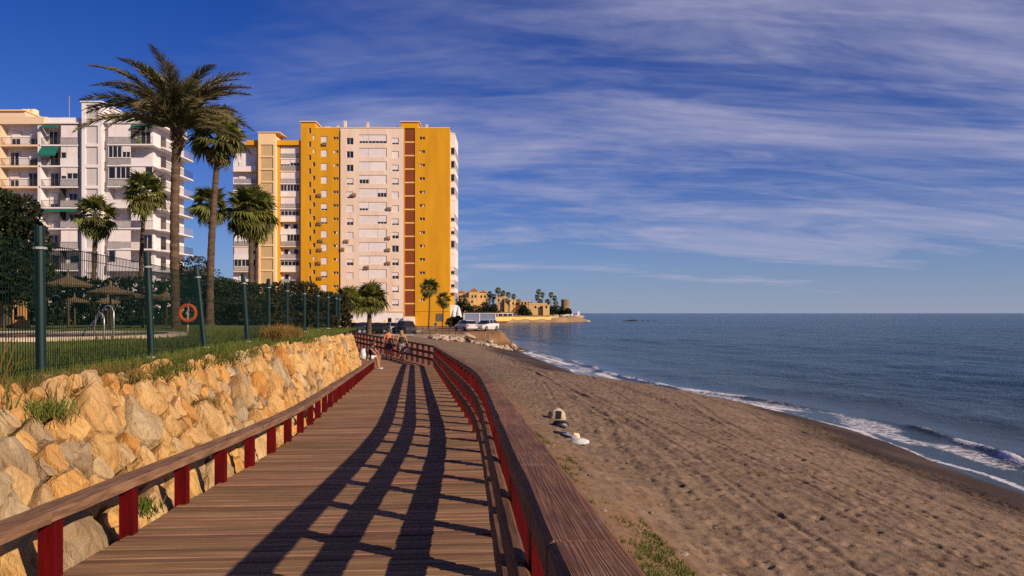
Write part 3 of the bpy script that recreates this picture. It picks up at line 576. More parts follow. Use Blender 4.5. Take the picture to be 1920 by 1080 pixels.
# seaward railing: dark red posts, two inner rails, broad weathered handrail
rail = thing('boardwalk_railing', 'tall seaward railing of dark red posts, brown rails and broad weathered handrail along boardwalk', 'railing', (0.0, 5, 3.2))
post_m = MB().box(-.055, .055, -.062, .062, -1.0, 0.955).mesh('post', M['redpaint'])
def along(yv): return Vector((float(redge(yv)), yv, float(deckz(yv))))
def dirat(yv):
    s_ = min(len(DECK) - 2, max(0, int(np.searchsorted(DY, yv, 'right')) - 1)); a, b = DECK[s_], DECK[s_ + 1]
    return Vector((b[1] - a[1], b[0] - a[0], b[2] - a[2])).normalized()
yv = 0.28
while yv < 55.9:
    d = dirat(yv); nrm_ = Vector((d.y, -d.x, 0)).normalized()
    link('post', post_m, rail, along(yv) + nrm_ * .055, (0, 0, math.atan2(-d.x, d.y)))
    yv += 1.08 * d.y
def railrun(name, off, hz, w, h, m, ends, joint=2.16, parent=rail, bev=.012):
    """boards butted end to end along the path; each board an object"""
    for (ya, yb) in ends:
        yy = ya
        while yy < yb - .05:
            d = dirat(yy + .01); ye = min(yb, yy + joint * d.y * 2)
            if yb - yy < 2: ye = yb; d = (along(ye) - along(yy)).normalized()
            if yb - ye < 1.0: ye = yb
            n_ = Vector((d.y, -d.x, 0)).normalized()
            A = along(yy); Bp = A + d * ((ye - yy) / d.y)
            A = A + n_ * off + Vector((0, 0, hz)); Bp = Bp + n_ * off + Vector((0, 0, hz))
            Ln = (Bp - A).length - .006; b = MB(); nseg = max(2, int(Ln / .18)); vs = []; fs = []
            rg = random.Random(int(yy * 100) + int(hz * 50))
            prof_ = [(-w / 2, -h / 2), (w / 2, -h / 2), (w / 2, h / 2 - bev), (w / 2 - bev, h / 2), (-w / 2 + bev, h / 2), (-w / 2, h / 2 - bev)]
            for i in range(nseg + 1):
                for (px_, pz_) in prof_:
                    vs.append((px_ + rg.uniform(-.0025, .0025), i / nseg * Ln, pz_ + rg.uniform(-.002, .002)))
            for i in range(nseg):
                for k in range(6): a_, c_ = i * 6 + k, i * 6 + (k + 1) % 6; fs.append((a_, c_, c_ + 6, a_ + 6))
            fs.append((5, 4, 3, 2, 1, 0)); fs.append(tuple(range(nseg * 6, nseg * 6 + 6)))
            b.add(vs, fs)
            link(name, b.mesh(name, m), parent, A, (math.asin(d.z), 0, math.atan2(-d.x, d.y)))
            yy = ye
ENDS = [(-.6, 7.9)] + [(DECK[i][0], DECK[i + 2][0]) for i in (1, 3, 5, 7)] + [(13.5, 37), (37, 55.9)]
railrun('handrail', .04, 1.0, .16, .085, M['handrail'], ENDS, 1.08, bev=.016)
railrun('rail', -.03, 0.67, .05, .135, M['midrail'], ENDS)
railrun('rail', -.03, 0.35, .05, .135, M['midrail'], ENDS)

# low bench-like rail on the landward side
lrail = thing('low_bench_rail', 'knee-high timber rail on dark red posts between boardwalk and stone wall', 'railing', (-2.9, 5, 3.2))
lp_m = MB().box(-.05, .05, -.05, .05, -.3, .372).mesh('post', M['redpaint'])
yv = 1.42
while yv < 35.0:
    d = dirat(yv); link('post', lp_m, lrail, Vector((float(ledge(yv)) - .035, yv, float(deckz(yv)))), (0, 0, math.atan2(-d.x, d.y))); yv += 1.08 * d.y
_al = along
def along(yv): return Vector((float(ledge(yv)), yv, float(deckz(yv))))
railrun('top_plank', -.045, 0.405, .19, .066, M['lowrail'], [(0.2, 7.9)] + [(DECK[i][0], DECK[i + 2][0]) for i in (1, 3, 5, 7)] + [(13.5, 34.9)], parent=lrail, bev=.010)
along = _al

# ------------------------------------------------------------------ stone retaining wall: irregular fitted boulders on a battered face
wall = thing('stone_retaining_wall', 'battered retaining wall of rough ochre and cream boulders beside the boardwalk', 'wall', (-3.4, 8, 3.0))
U0, U1 = 0.6, 31.0
def wall_pt(u, v, out=0.0):
    """u along the boardwalk, v 0 at the foot to 1 at the crest, out = proud of the face"""
    xb = float(ledge(u)) - .26; zb = float(deckz(u)) - .18; sb = float(setback(u)); zt = float(walltop(u))
    nx, nz = (zt - zb), sb; l_ = math.hypot(nx, nz)
    return Vector((xb - sb * v + out * nx / l_, u, zb + (zt - zb) * v + out * nz / l_))
def slopelen(u): return math.hypot(float(setback(u)), float(walltop(u)) - float(deckz(u)) + .18)
rs = random.Random(23); seeds = []
tries = 0
while len(seeds) < 480 and tries < 90000:
    tries += 1
    u = rs.uniform(U0, U1); v = rs.uniform(0.0, 1.0)
    r = rs.choice((.13, .17, .21, .26, .32, .38)) * (1.0 - .30 * (v > .80))
    w = v * slopelen(u)
    if all((u - a) ** 2 + (w - b) ** 2 > ((r + c) * .78) ** 2 for a, b, c in seeds): seeds.append((u, w, r))
tries = 0
while len(seeds) < 640 and tries < 16000:                     # chips wedged between the big stones
    tries += 1; u = rs.uniform(U0, U1); w = rs.uniform(0, 1) * slopelen(u); r = rs.uniform(.07, .11)
    if all((u - a) ** 2 + (w - b) ** 2 > ((r + c) * .86) ** 2 for a, b, c in seeds): seeds.append((u, w, r))
def clip(poly, nx, ny, c):
    out = []
    for i in range(len(poly)):
        p, q_ = poly[i], poly[(i + 1) % len(poly)]; dp = p[0] * nx + p[1] * ny - c; dq = q_[0] * nx + q_[1] * ny - c
        if dp <= 0: out.append(p)
        if (dp < 0 < dq) or (dq < 0 < dp):
            t_ = dp / (dp - dq); out.append((p[0] + t_ * (q_[0] - p[0]), p[1] + t_ * (q_[1] - p[1])))
    return out
seeds_all = sorted(seeds); order = sorted(range(len(seeds)), key=lambda i: (seeds[i][0] < 4.6, seeds[i][0] / max(.1, seeds[i][2]) ** .5)); far_b = MB(); kept = 0
for si, (u, w, r) in enumerate([seeds[i] for i in order]):
    S = slopelen(u); top = S + rs.uniform(-.05, .07)
    poly = [(max(U0, u - .75), -.05), (min(U1, u + .75), -.05), (min(U1, u + .75), top), (max(U0, u - .75), top)]
    for (a, b, c) in seeds:
        dx_, dy_ = a - u, b - w; dd = dx_ * dx_ + dy_ * dy_
        if 0 < dd < 4:
            # power diagram: big stones take more room
            cc = (a * a + b * b - u * u - w * w + r * r - c * c) / 2
            poly = clip(poly, dx_, dy_, cc)
            if len(poly) < 3: break
    if len(poly) < 3: continue
    cx = sum(p[0] for p in poly) / len(poly); cy = sum(p[1] for p in poly) / len(poly)
    # resample outline and round its corners
    pts = []
    for i in range(len(poly)):
        p, q_ = poly[i], poly[(i + 1) % len(poly)]; n_ = max(2, int(math.hypot(p[0] - q_[0], p[1] - q_[1]) / .07))
        pts += [(p[0] + (q_[0] - p[0]) * k / n_, p[1] + (q_[1] - p[1]) * k / n_) for k in range(n_)]
    for _ in range(1):
        pts = [((pts[i - 1][0] + 2 * pts[i][0] + pts[(i + 1) % len(pts)][0]) / 4, (pts[i - 1][1] + 2 * pts[i][1] + pts[(i + 1) % len(pts)][1]) / 4) for i in range(len(pts))]
    if len(pts) > 26: pts = pts[::2]
    if len(pts) < 5: continue
    tx, ty = rs.uniform(-.26, .26), rs.uniform(-.02, .42); bul = rs.uniform(.06, .12) * (r / .24); ph = rs.uniform(0, 50)
    rings = [(1.0 - .015 / r, -.25), (.997 - .016 / r, -.06), (.955 - .012 / r, .55 * bul), (.84, .95 * bul), (.52, bul * 1.05), (.24, bul * 1.08)]
    vs = []; fs = []; n_ = len(pts)
    for ri, (sc_, h) in enumerate(rings):
        for (pu, pw) in pts:
            au = cx + (pu - cx) * sc_; aw = cy + (pw - cy) * sc_
            hh = h
            if ri > 0:
                nz_ = mnoise.noise((au * 5 + ph, aw * 5, ph)) * .034 + mnoise.noise((au * 12 + ph, aw * 12, ph)) * .014
                fac = abs(mnoise.noise((au * 3.1 + ph, aw * 3.1, ph * 2)))            # split faces
                hh += nz_ + tx * (au - cx) * .7 + ty * (aw - cy) * .7 - .045 * (fac > .34) * (ri > 1)
            vs.append(wall_pt(au, min(max(aw / slopelen(au), -.06), 1.12), hh))
    ctr = sum((vs[k] for k in range(len(vs) - n_, len(vs))), Vector()) / n_; vs.append(ctr + (ctr - wall_pt(cx, cy / S, -.3)).normalized() * .004)
    for ri in range(len(rings) - 1):
        for k in range(n_):
            a, b = ri * n_ + k, ri * n_ + (k + 1) % n_
            fs += [(a, b, b + n_), (a, b + n_, a + n_)]
    base_ = (len(rings) - 1) * n_
    for k in range(n_): fs.append((base_ + k, base_ + (k + 1) % n_, len(vs) - 1))
    c3 = wall_pt(cx, cy / S)
    kept += 1
    if kept <= 300: link('stone', MB().add(vs, fs).mesh('stone', M['stone'], c3), wall, c3)
    else: far_b.add(vs, fs)
tag(far_b.build('small_stones', M['stone'], wall), kind='stuff')
b = MB(); nn = 60; vs = []; fs = []
for i in range(nn + 1):
    uu = U0 - .3 + (U1 - U0 + .25) * i / nn
    for v_ in (-.25, 0, .25, .5, .75, 1.0): vs.append(wall_pt(uu, v_, -.19 + .03 * mnoise.noise((uu, v_ * 3, 1))))
    vs.append(wall_pt(uu, 1.0, -.13) + Vector((-.9, 0, -.1)))
for i in range(nn):
    for k in range(6): a = i * 7 + k; fs.append((a, a + 1, a + 8, a + 7))
e0 = nn * 7
vs += [wall_pt(U1, 0, 0) + Vector((-2.2, .3, 0)), wall_pt(U1, 1, 0) + Vector((-1.8, .3, 0))]
fs.append((e0, e0 + 5, len(vs) - 1, len(vs) - 2))
b.add(vs, fs).build('soil_backing', M['darkearth'], wall)

# ------------------------------------------------------------------ fence: green posts with white collars, welded mesh
fence = thing('mesh_fence', 'dark green welded mesh fence on thick posts with white collars above the stone wall', 'fence', (-5.4, 9, LAWNZ))
FP = [(2.6, -4.7, 0), (6.0, -5.05, 0), (8.5, -5.36, -.01), (11.95, -5.77, -.042), (15.3, -6.30, -.10), (18.5, -6.55, -.07), (21.6, -7.03, -.01), (24.9, -7.5, 0), (28.6, -7.95, 0), (32.0, -8.32, 0), (35.0, -8.62, 0), (37.6, -8.85, 0), (40.2, -9.3, 0), (42.0, -9.75, 0)]
FH = 1.68
pm = MB().tube([(0, 0, -.1), (0, 0, FH)], .055, 12).lathe((0, 0, FH), [(.055, 0), (.057, .0), (.045, .03), (.0, .04)], 12).mesh('post', M['greenpost'], smooth=False)
cm = MB().lathe((0, 0, FH - .235), [(.056, 0), (.074, 0), (.074, .026), (.056, .026)], 12).mesh('collar', M['collar'])
fm_ = MB().lathe((0, 0, -.02), [(.1, 0), (.1, .03), (.07, .045), (.06, .045)], 12).mesh('foot_ring', M['whiteplastic'])
for i, (yy, xx, ln) in enumerate(FP):
    p = link('post', pm, fence, (xx, yy, LAWNZ), (0, ln, 0)); 
    link('collar', cm, p, (xx, yy, LAWNZ)); link('foot_ring', fm_, p, (xx, yy, LAWNZ))
for (ya, xa, la), (yb, xb, lb) in zip(FP[:-1], FP[1:]):
    b = MB(); L_ = math.hypot(xb - xa, yb - ya); n_ = int(L_ / (.055 if ya < 12 else .075 if ya < 20 else .15))
    for k in range(1, n_):
        f_ = k / n_; xx = xa + (xb - xa) * f_; yy = ya + (yb - ya) * f_; ln = la + (lb - la) * f_
        top = FH - .16
        b.beam((xx, yy, LAWNZ + .05), (xx + ln * top, yy, LAWNZ + top), .0062, .0062, (0, 1, 0))
    for hz in (.10, .50, .54, .95, .99, 1.40, FH - .17):
        b.beam((xa + la * hz, ya, LAWNZ + hz), (xb + lb * hz, yb, LAWNZ + hz), .008, .008)
    tag(b.build('mesh_panel', M['greenwire'], fence), kind='stuff')
# ------------------------------------------------------------------ building kit
def facade(parent, x0, x1, z0, z1, yf, thick, ops, m, name='wall'):
    """front wall facing the camera with real openings; ops = (x0,x1,z0,z1)"""
    zs = sorted({z0, z1} | {round(v, 4) for o in ops for v in (max(z0, o[2]), min(z1, o[3]))}); b = MB()
    for za, zb in zip(zs[:-1], zs[1:]):
        if zb - za < 1e-3: continue
        zm = (za + zb) / 2
        cut = sorted([(max(x0, o[0]), min(x1, o[1])) for o in ops if o[2] < zm < o[3]])
        cur = x0
        for a, c in cut:
            if a > cur + 1e-3: b.box(cur, a, yf, yf + thick, za, zb)
            cur = max(cur, c)
        if x1 > cur + 1e-3: b.box(cur, x1, yf, yf + thick, za, zb)
    return b.build(name, m, parent)
_WIN = {}
def win_meshes(w, h, style):
    key = (round(w, 2), round(h, 2), style)
    if key in _WIN: return _WIN[key]
    f = MB(); t = min(.075, w * .09, h * .12)
    f.box(-w / 2, w / 2, -.03, .03, h / 2 - t, h / 2).box(-w / 2, w / 2, -.03, .03, -h / 2, -h / 2 + t)
    f.box(-w / 2, -w / 2 + t, -.03, .03, -h / 2 + t, h / 2 - t).box(w / 2 - t, w / 2, -.03, .03, -h / 2 + t, h / 2 - t)
    nm = max(1, round(w / .75))
    for k in range(1, nm):
        xx = -w / 2 + w * k / nm; f.box(xx - t / 2, xx + t / 2, -.028, .028, -h / 2 + t, h / 2 - t)
    f.box(-w / 2 - .05, w / 2 + .05, -.16, .0, -h / 2 - .06, -h / 2 - .005)          # sill
    p = MB().box(-w / 2 + t / 2, w / 2 - t / 2, .0, .015, -h / 2 + t / 2, h / 2 - t / 2)
    s = None
    if style in ('shut', 'half', 'most'):
        lo = {'shut': -h / 2 + .02, 'half': 0.0, 'most': -h / 2 + h * .28}[style]; s = MB(); n = max(3, int((h / 2 - lo) / .16))
        for k in range(n):
            a = lo + (h / 2 - .02 - lo) * k / n; c = lo + (h / 2 - .02 - lo) * (k + 1) / n
            s.box(-w / 2 + .03, w / 2 - .03, -.075, -.032, a, c - .012)
    _WIN[key] = (f.mesh('window', M['frame']), p.mesh('pane', M['glass']), s.mesh('shutter', M['shutter']) if s else None)
    return _WIN[key]
def window(parent, cx, y, cz, w, h, style='open'):
    f, p, s = win_meshes(w, h, style); o = link('window', f, parent, (cx, y, cz))
    if style != 'shut': link('pane', p, o, (cx, y, cz))
    if s: link('shutter', s, o, (cx, y, cz))
    return o
_RAIL = {}
def railing(parent, x0, x1, y, z, kind, h=1.0):
    w = round(x1 - x0, 2); key = (w, kind)
    if key not in _RAIL:
        b = MB()
        if kind == 'bars':
            b.box(-w / 2, w / 2, -.03, .03, h - .05, h).box(-w / 2, w / 2, -.02, .02, .06, .10)
            n = max(3, int(w / .14))
            for k in range(n + 1): xx = -w / 2 + w * k / n; b.box(xx - .012, xx + .012, -.012, .012, .1, h - .05)
            m = M['railmetal']
        elif kind == 'panel':
            b.box(-w / 2, w / 2, -.03, .03, h - .05, h).box(-w / 2, w / 2, -.012, .012, .08, h - .1)
            n = max(2, int(w / 1.1))
            for k in range(n + 1): xx = -w / 2 + w * k / n; b.box(xx - .025, xx + .025, -.03, .03, 0, h)
            m = M['greyrail']
        else:
            b.box(-w / 2, w / 2, -.07, .07, 0, h - .05).box(-w / 2 - .02, w / 2 + .02, -.09, .09, h - .05, h); m = M['whitewall']
        _RAIL[key] = b.mesh('balcony_railing', m)
    return link('balcony_railing', _RAIL[key], parent, ((x0 + x1) / 2, y, z))
def awning(parent, x0, x1, y, zt, drop, out):
    b = MB(); b.add([(x0, y + .1, zt), (x1, y + .1, zt), (x1, y - out, zt - drop), (x0, y - out, zt - drop), (x0, y + .1, zt - .04), (x1, y + .1, zt - .04), (x1, y - out, zt - drop - .2), (x0, y - out, zt - drop - .2)],
                     [(0, 1, 2, 3), (7, 6, 5, 4), (3, 2, 6, 7), (0, 3, 7, 4), (1, 5, 6, 2), (0, 4, 5, 1)])
    return b.build('awning', M['awning'], parent)
def bay(parent, x0, x1, zf, fh, yf, dep, style, rg, rail='bars'):
    """what stands in one balcony opening between slab top zf and the slab above"""
    w = x1 - x0; clear = fh - .18; yb = yf + dep
    if style == 'closed':                                   # roller blinds let down along the whole front
        b = MB(); n = max(2, round(w / 1.0))
        for k in range(n): b.box(x0 + w * k / n + .015, x0 + w * (k + 1) / n - .015, yf + .12, yf + .17, zf + .95, zf + clear - .02)
        b.build('blind', M['shutter'], parent); railing(parent, x0, x1, yf + .06, zf, rail); return
    if style == 'glazed':
        xs_ = x0 + w * rg.choice((.34, .5, .62))
        for (a_, c_) in ((x0, xs_), (xs_, x1)): window(parent, (a_ + c_) / 2, yf + .14, zf + 1.0 + (clear - 1.05) / 2, c_ - a_ - .05, clear - 1.05, rg.choice(('open', 'half', 'most', 'open', 'shut')))
        railing(parent, x0, x1, yf + .06, zf, rg.choice((rail, 'solid'))); return
    if style == 'boxed':                                    # white panels with a strip of small panes
        window(parent, (x0 + x1) / 2, yf + .14, zf + clear * .66, w - .06, clear * .42, 'open')
        piece('parapet', M['shutter'], parent, x0, x1, yf + .05, yf + .15, zf, zf + clear * .44); return
    # open balcony: doors in the back wall
    n = 1 if w < 3.2 else 2
    for k in range(n):
        cx = x0 + w * (k + .5 + rg.uniform(-.12, .12)) / n; ww = min(1.45, w / n * .5)
        st = rg.choice(('open', 'open', 'half', 'most', 'shut'))
        window(parent, cx, yb - .04, zf + 1.08, ww, 2.1, st)
    railing(parent, x0, x1, yf + .06, zf, 'solid' if style == 'solid' else rail)
    if rg.random() < .55:
        cx = rg.uniform(x0 + .5, x1 - .5); b = MB(); s_ = rg.uniform(.25, .4)
        b.box(cx - s_, cx + s_, yf + .5, yf + 1.0, zf + .4, zf + .46).box(cx - s_, cx - s_ + .05, yf + .5, yf + .55, zf, zf + .4).box(cx + s_ - .05, cx + s_, yf + .5, yf + .55, zf, zf + .4)
        b.box(cx - s_, cx + s_, yf + .95, yf + 1.0, zf + .46, zf + rg.uniform(.8, 1.3)); b.build('balcony_chair', M['clutter'], parent)
    if style == 'awning': awning(parent, x0 + .05, x1 - .05, yf, zf + clear, 1.35, .85)
def lattice(parent, x0, x1, z0, z1, y, m, name='lattice_panel'):
    b = MB(); w = x1 - x0; h = z1 - z0; n = max(4, int(w / .28)); k_ = max(4, int(h / .28)); t = .07
    for i in range(n + 1): xx = x0 + w * i / n; b.box(xx - t / 2, xx + t / 2, y - .05, y + .05, z0, z1)
    for j in range(k_ + 1): zz_ = z0 + h * j / k_; b.box(x0, x1, y - .044, y + .044, zz_ - t / 2, zz_ + t / 2)
    piece('lattice_back', m, parent, x0, x1, y - .035, y + .08, z0 + .005, z1 - .005)
    return b.build(name, m, parent)

# ------------------------------------------------------------------ tall yellow and pink tower
TD = 160.5; TS = F / TD
def tx_(px): return (px - 960) / TS
def tz_(py): return CAMZ + (587 - py) / TS
tower = thing('apartment_tower', 'tall yellow and pale pink apartment tower with red-brown strip, standing by the sea', 'building', (tx_(700), TD, 2.0))
FL = 25.25 / TS; NF = 14
rg = random.Random(5)
ztop = tz_(240); zb0 = 1.6
floorz = [tz_(241 + 25.25 * k) for k in range(NF + 1)]       # tops of the storeys
DEPTH = 14.0
# masses behind the front skins
def core(parent, x0, x1, y0, y1, z0, z1, m, name='core_wall'): return piece(name, m, parent, x0, x1, y0, y1, z0, z1)
core(tower, tx_(564), tx_(635), TD + .32, TD + DEPTH, zb0, ztop - .02, M['yellow'])
core(tower, tx_(638.2), tx_(757), TD + .40, TD + DEPTH, zb0, ztop - .02, M['pink'])
core(tower, tx_(757) + .01, tx_(843), TD + .52, TD + DEPTH, zb0, ztop - .02, M['yellow'])
core(tower, tx_(635) + .01, tx_(638.2) - .01, TD + 1.7, TD + DEPTH, zb0, ztop - .03, M['yellow'])
# left yellow skin: stair slots, shuttered windows, twin slots
ops = []; wins = []
for k in range(NF):
    yc = 262 + 25.25 * k
    def op(px, py, wpx, hpx, style, dep=.2):
        cx, cz, w, h = tx_(px), tz_(py), wpx / TS, hpx / TS
        ops.append((cx - w / 2, cx + w / 2, cz - h / 2, cz + h / 2)); wins.append((cx, cz, w, h, style))
    op(581, yc - 17, 4.2, 10, 'open'); op(588.5, yc - 4.5, 4.6, 8, rg.choice(('open', 'open', 'shut')))
    op(607.5, yc, 12, 13, rg.choice(('shut', 'shut', 'shut', 'most')))
    op(627, yc - 3, 5, 5, 'open' if rg.random() < .8 else 'shut'); op(632.2, yc - 3, 4.4, 5, 'open' if rg.random() < .8 else 'shut')
facade(tower, tx_(564), tx_(635), zb0, ztop, TD, .3, ops, M['yellow'])
for cx, cz, w, h, st in wins: window(tower, cx, TD + .20, cz, w, h, st)
# pink skin, set back half a metre
ops = []; wins = []; YP = TD + .06
for k in range(NF):
    yc = 263.5 + 25.25 * k
    for px, wpx, sts in ((656, 13, ('shut', 'shut', 'shut', 'most', 'half', 'open')), (741, 13, ('shut', 'shut', 'most', 'open', 'half'))):
        if k == NF - 1 and px == 656: continue
        cx, cz, w, h = tx_(px), tz_(yc + 1), wpx / TS, 12.5 / TS; ops.append((cx - w / 2, cx + w / 2, cz - h / 2, cz + h / 2)); wins.append((cx, cz, w, h, rg.choice(sts)))
    # wide loggia, mostly closed in with white panels
    if k < NF - 1:
        x0, x1 = tx_(673), tx_(725); zc = tz_(yc - 3); h = 16.5 / TS
        ops.append((x0, x1, zc - h / 2, zc + h / 2))
        cut = rg.choice((.33, .36, .66)); xm = x0 + (x1 - x0) * cut
        for (a, c) in ((x0, xm), (xm, x1)):
            st = rg.choice(('shut', 'shut', 'shut', 'most', 'half' if c - a < 3 else 'shut', 'open' if c - a < 3 else 'shut'))
            wins.append(((a + c) / 2, zc, c - a - .04, h - .05, st))
facade(tower, tx_(638.2), tx_(757), tz_(583), ztop, YP, .3, ops, M['pink'])
for cx, cz, w, h, st in wins: window(tower, cx, YP + .20, cz, w, h, st)
piece('storey_band', M['cream'], tower, tx_(725), tx_(757) - .02, YP - .12, YP + .3, tz_(584.5), tz_(582))
# shops under the pink wall
facade(tower, tx_(638.2), tx_(757), zb0, tz_(584.5), YP + .05, .3, [(tx_(741), tx_(751), zb0, tz_(597)), (tx_(726), tx_(734), zb0 + .6, tz_(596))], M['whitewall'], 'shop_wall')
window(tower, tx_(746), YP + .2, (zb0 + tz_(597)) / 2, 1.1, tz_(597) - zb0 - .05, 'shut'); window(tower, tx_(730), YP + .2, (zb0 + .6 + tz_(596)) / 2, .9, tz_(596) - zb0 - .65, 'open')
# red-brown strip with cream bands
for k in range(NF):
    piece('tile_panel', M['maroon'], tower, tx_(759), tx_(777), TD + .16, TD + .45, floorz[k + 1] + .16, floorz[k] - .16)
    piece('storey_band', M['yellow2'], tower, tx_(758), tx_(778), TD + .10, TD + .47, floorz[k + 1] - .15, floorz[k + 1] + .15)
piece('fin', M['yellow'], tower, tx_(757) + .005, tx_(759) - .01, TD + .03, TD + .51, zb0, ztop)
piece('ground_block', M['whitewall'], tower, tx_(757) + .01, tx_(778) - .01, TD - .6, TD + .5, zb0, tz_(594.5))
# right yellow skin
ops = []; wins = []
for k in range(NF):
    yc = 259 + 25.25 * k
    if k == NF - 1: continue
    for px in (789, 794.4):
        cx, cz, w, h = tx_(px), tz_(yc), 4.8 / TS, 5 / TS; ops.append((cx - w / 2, cx + w / 2, cz - h / 2, cz + h / 2)); wins.append((cx, cz, w, h, 'open' if rg.random() < .72 else 'shut'))
facade(tower, tx_(778), tx_(843), zb0, ztop, TD, .5, ops, M['yellow'])
for cx, cz, w, h, st in wins: window(tower, cx, TD + .3, cz, w, h, st)
piece('storey_band', M['yellow'], tower, tx_(778), tx_(843), TD - .1, TD - .003, tz_(584), tz_(582.5))
# roof: parapet caps, stair heads, chimneys
piece('parapet_cap', M['cream'], tower, tx_(590), tx_(757), TD - .05, TD + .4, ztop, ztop + .15)
piece('parapet_cap', M['cream'], tower, tx_(784), tx_(843) + .05, TD - .05, TD + .4, ztop + .001, ztop + .15)
for (a, c, top) in ((564, 591, 228), (752, 784, 228)):
    piece('stair_head', M['yellow'], tower, tx_(a), tx_(c), TD + .01, TD + 6, ztop - .01, tz_(top + 1)); piece('roof_cap', M['cream'], tower, tx_(a) - .2, tx_(c) + .25, TD - .25, TD + 6.3, tz_(top + 1), tz_(top - .5))
for (px, top, w) in ((643, 222, 4.5), (686, 225, 4.5), (629, 231, 4), (742, 233, 3), (798, 229, 4), (610, 233, 10)):
    b = MB(); w_ = w / TS; x = tx_(px); b.box(x - w_ / 2, x + w_ / 2, TD + 2, TD + 2 + w_, ztop, tz_(top) - .2).box(x - w_ / 2 - .06, x + w_ / 2 + .06, TD + 1.94, TD + 2.06 + w_, tz_(top) - .2, tz_(top))
    b.build('chimney', M['pink'], tower)
# condensers on brackets
cond = MB().box(-.45, .45, -.35, 0, -.3, .3).box(-.42, -.36, -.35, .0, -.42, -.3).box(.36, .42, -.35, .0, -.42, -.3).lathe((0, -.36, 0), [(.22, 0), (.22, .01)], 12).mesh('condenser', M['acunit'])
for (px, py, yv_) in ((599, 366, TD), (599, 419, TD), (602, 451, TD), (600, 468, TD), (598, 493, TD), (600, 521, TD), (664, 365, YP), (730, 391, YP), (650, 452, YP), (728, 446, YP), (728, 468, YP), (728, 493, YP), (688, 501, YP), (642, 467, YP), (609, 270, TD)):
    link('condenser', cond, tower, (tx_(px), yv_, tz_(py)))
# enclosed white balconies on the seaward side
for k in range(NF):
    zt, zb = floorz[k] - .45, floorz[k + 1] - .45; x0 = tx_(843) + .005; x1 = tx_(843) + .95
    if k == 12: 
        piece('balcony_slab', M['whitewall'], tower, x0, x1, TD + 2, TD + 12, zb, zb + .2); continue
    solid = rg.random() < .45
    b = MB().box(x0, x1, TD + 2, TD + 12, zb, zb + 1.0 if not solid else zt - .3).box(x0, x1 + .02, TD + 1.95, TD + 12.05, zt - .28, zt - .01)
    for i in range(8): yy = TD + 2.03 + i * 1.4; b.box(x1 - .1, x1 - .01, yy, yy + .1, zb + .9, zt - .2)
    b.box(x0, x0 + .1, TD + 2.02, TD + 2.1, zb + .9, zt - .2)
    b.build('balcony', M['whitewall'], tower)
    if not solid:
        window(tower, (x0 + x1) / 2, TD + 2.06, (zb + 1 + zt - .3) / 2, x1 - x0 - .1, zt - zb - 1.3, rg.choice(('open', 'open', 'half')))
        piece('glazing', M['glass'], tower, x1 - .06, x1 - .04, TD + 2.2, TD + 11.8, zb + 1, zt - .3)
piece('notice_panel', M['slate'], tower, tx_(818), tx_(832), TD - .12, TD - .02, tz_(602), tz_(588))
b = MB().lathe((0, 0, 0), [(.30, 0), (.30, .03)], 20); bm_ = b.mesh('round_sign', M['bluesign'])
link('round_sign', bm_, tower, (tx_(817), TD - .03, tz_(607.5)), (R(90), 0, 0))

# ------------------------------------------------------------------ lower yellow block behind the tower
BD = 161.0; BS = F / BD
def bx_(px): return (px - 960) / BS
def bz_(py): return CAMZ + (587 - py) / BS
blk = thing('apartment_block', 'yellow and cream block with balconies and latticed stair shaft, left of the tall tower', 'building', (bx_(495), BD, 2.0))
rg = random.Random(9); fh = 23.6 / BS; topz = bz_(272); nfl = 14
core(blk, bx_(432), bx_(563), BD + 1.6, BD + 14, 1.6, topz, M['whitewall'])
for (a, c) in ((480, 487), (519, 523.5)): piece('pilaster', M['yellow'], blk, bx_(a), bx_(c), BD + .4, BD + 1.59, 1.6, topz)
piece('side_fin', M['yellow'], blk, bx_(561), bx_(566), BD + .42, BD + 1.58, 1.6, topz)
piece('parapet', M['yellow'], blk, bx_(462), bx_(566), BD - .1, BD + 13, topz + .01, bz_(263))
piece('parapet', M['peach'], blk, bx_(430), bx_(462) - .01, BD - .1, BD + 13, topz + .01, bz_(266))
# stair shaft
facade(blk, bx_(487) + .005, bx_(519) - .005, 1.6, bz_(251), BD - 1.0, .4, [(bx_(491), bx_(515), topz - fh * k - fh * .93, topz - fh * k - .12) for k in range(-0, 13)], M['cream'], 'shaft_wall')
core(blk, bx_(487) + .005, bx_(519) - .005, BD - .59, BD + 4, 1.6, bz_(251), M['cream'], 'shaft_core')
for k in range(13): lattice(blk, bx_(491), bx_(515), topz - fh * k - fh * .93, topz - fh * k - .12, BD - .78, M['tan'])
piece('shaft_cap', M['cream'], blk, bx_(486), bx_(528), BD - 1.2, BD + 4, bz_(251), bz_(249.5))
for k in range(nfl):
    zf = topz - fh * (k + 1); 
    for (a, c) in ((523.5, 561), (436, 480)):
        if a == 436 and k < 1: continue
        piece('balcony_slab', M['cream'] if k % 2 else M['whitewall'], blk, bx_(a) + .004, bx_(c) - .004, BD + .45, BD + 1.59, zf - .22, zf)
        st = rg.choice(('open', 'open', 'boxed', 'closed', 'glazed', 'boxed', 'solid'))
        bay(blk, bx_(a) + .1, bx_(c) - .1, zf, fh, BD + .5, 1.05, st, rg, 'panel')
for px, top in ((535, 257), (543, 260), (556, 259)):
    piece('chimney', M['peach'], blk, bx_(px), bx_(px + 4), BD + 3, BD + 3.5, bz_(263), bz_(top))

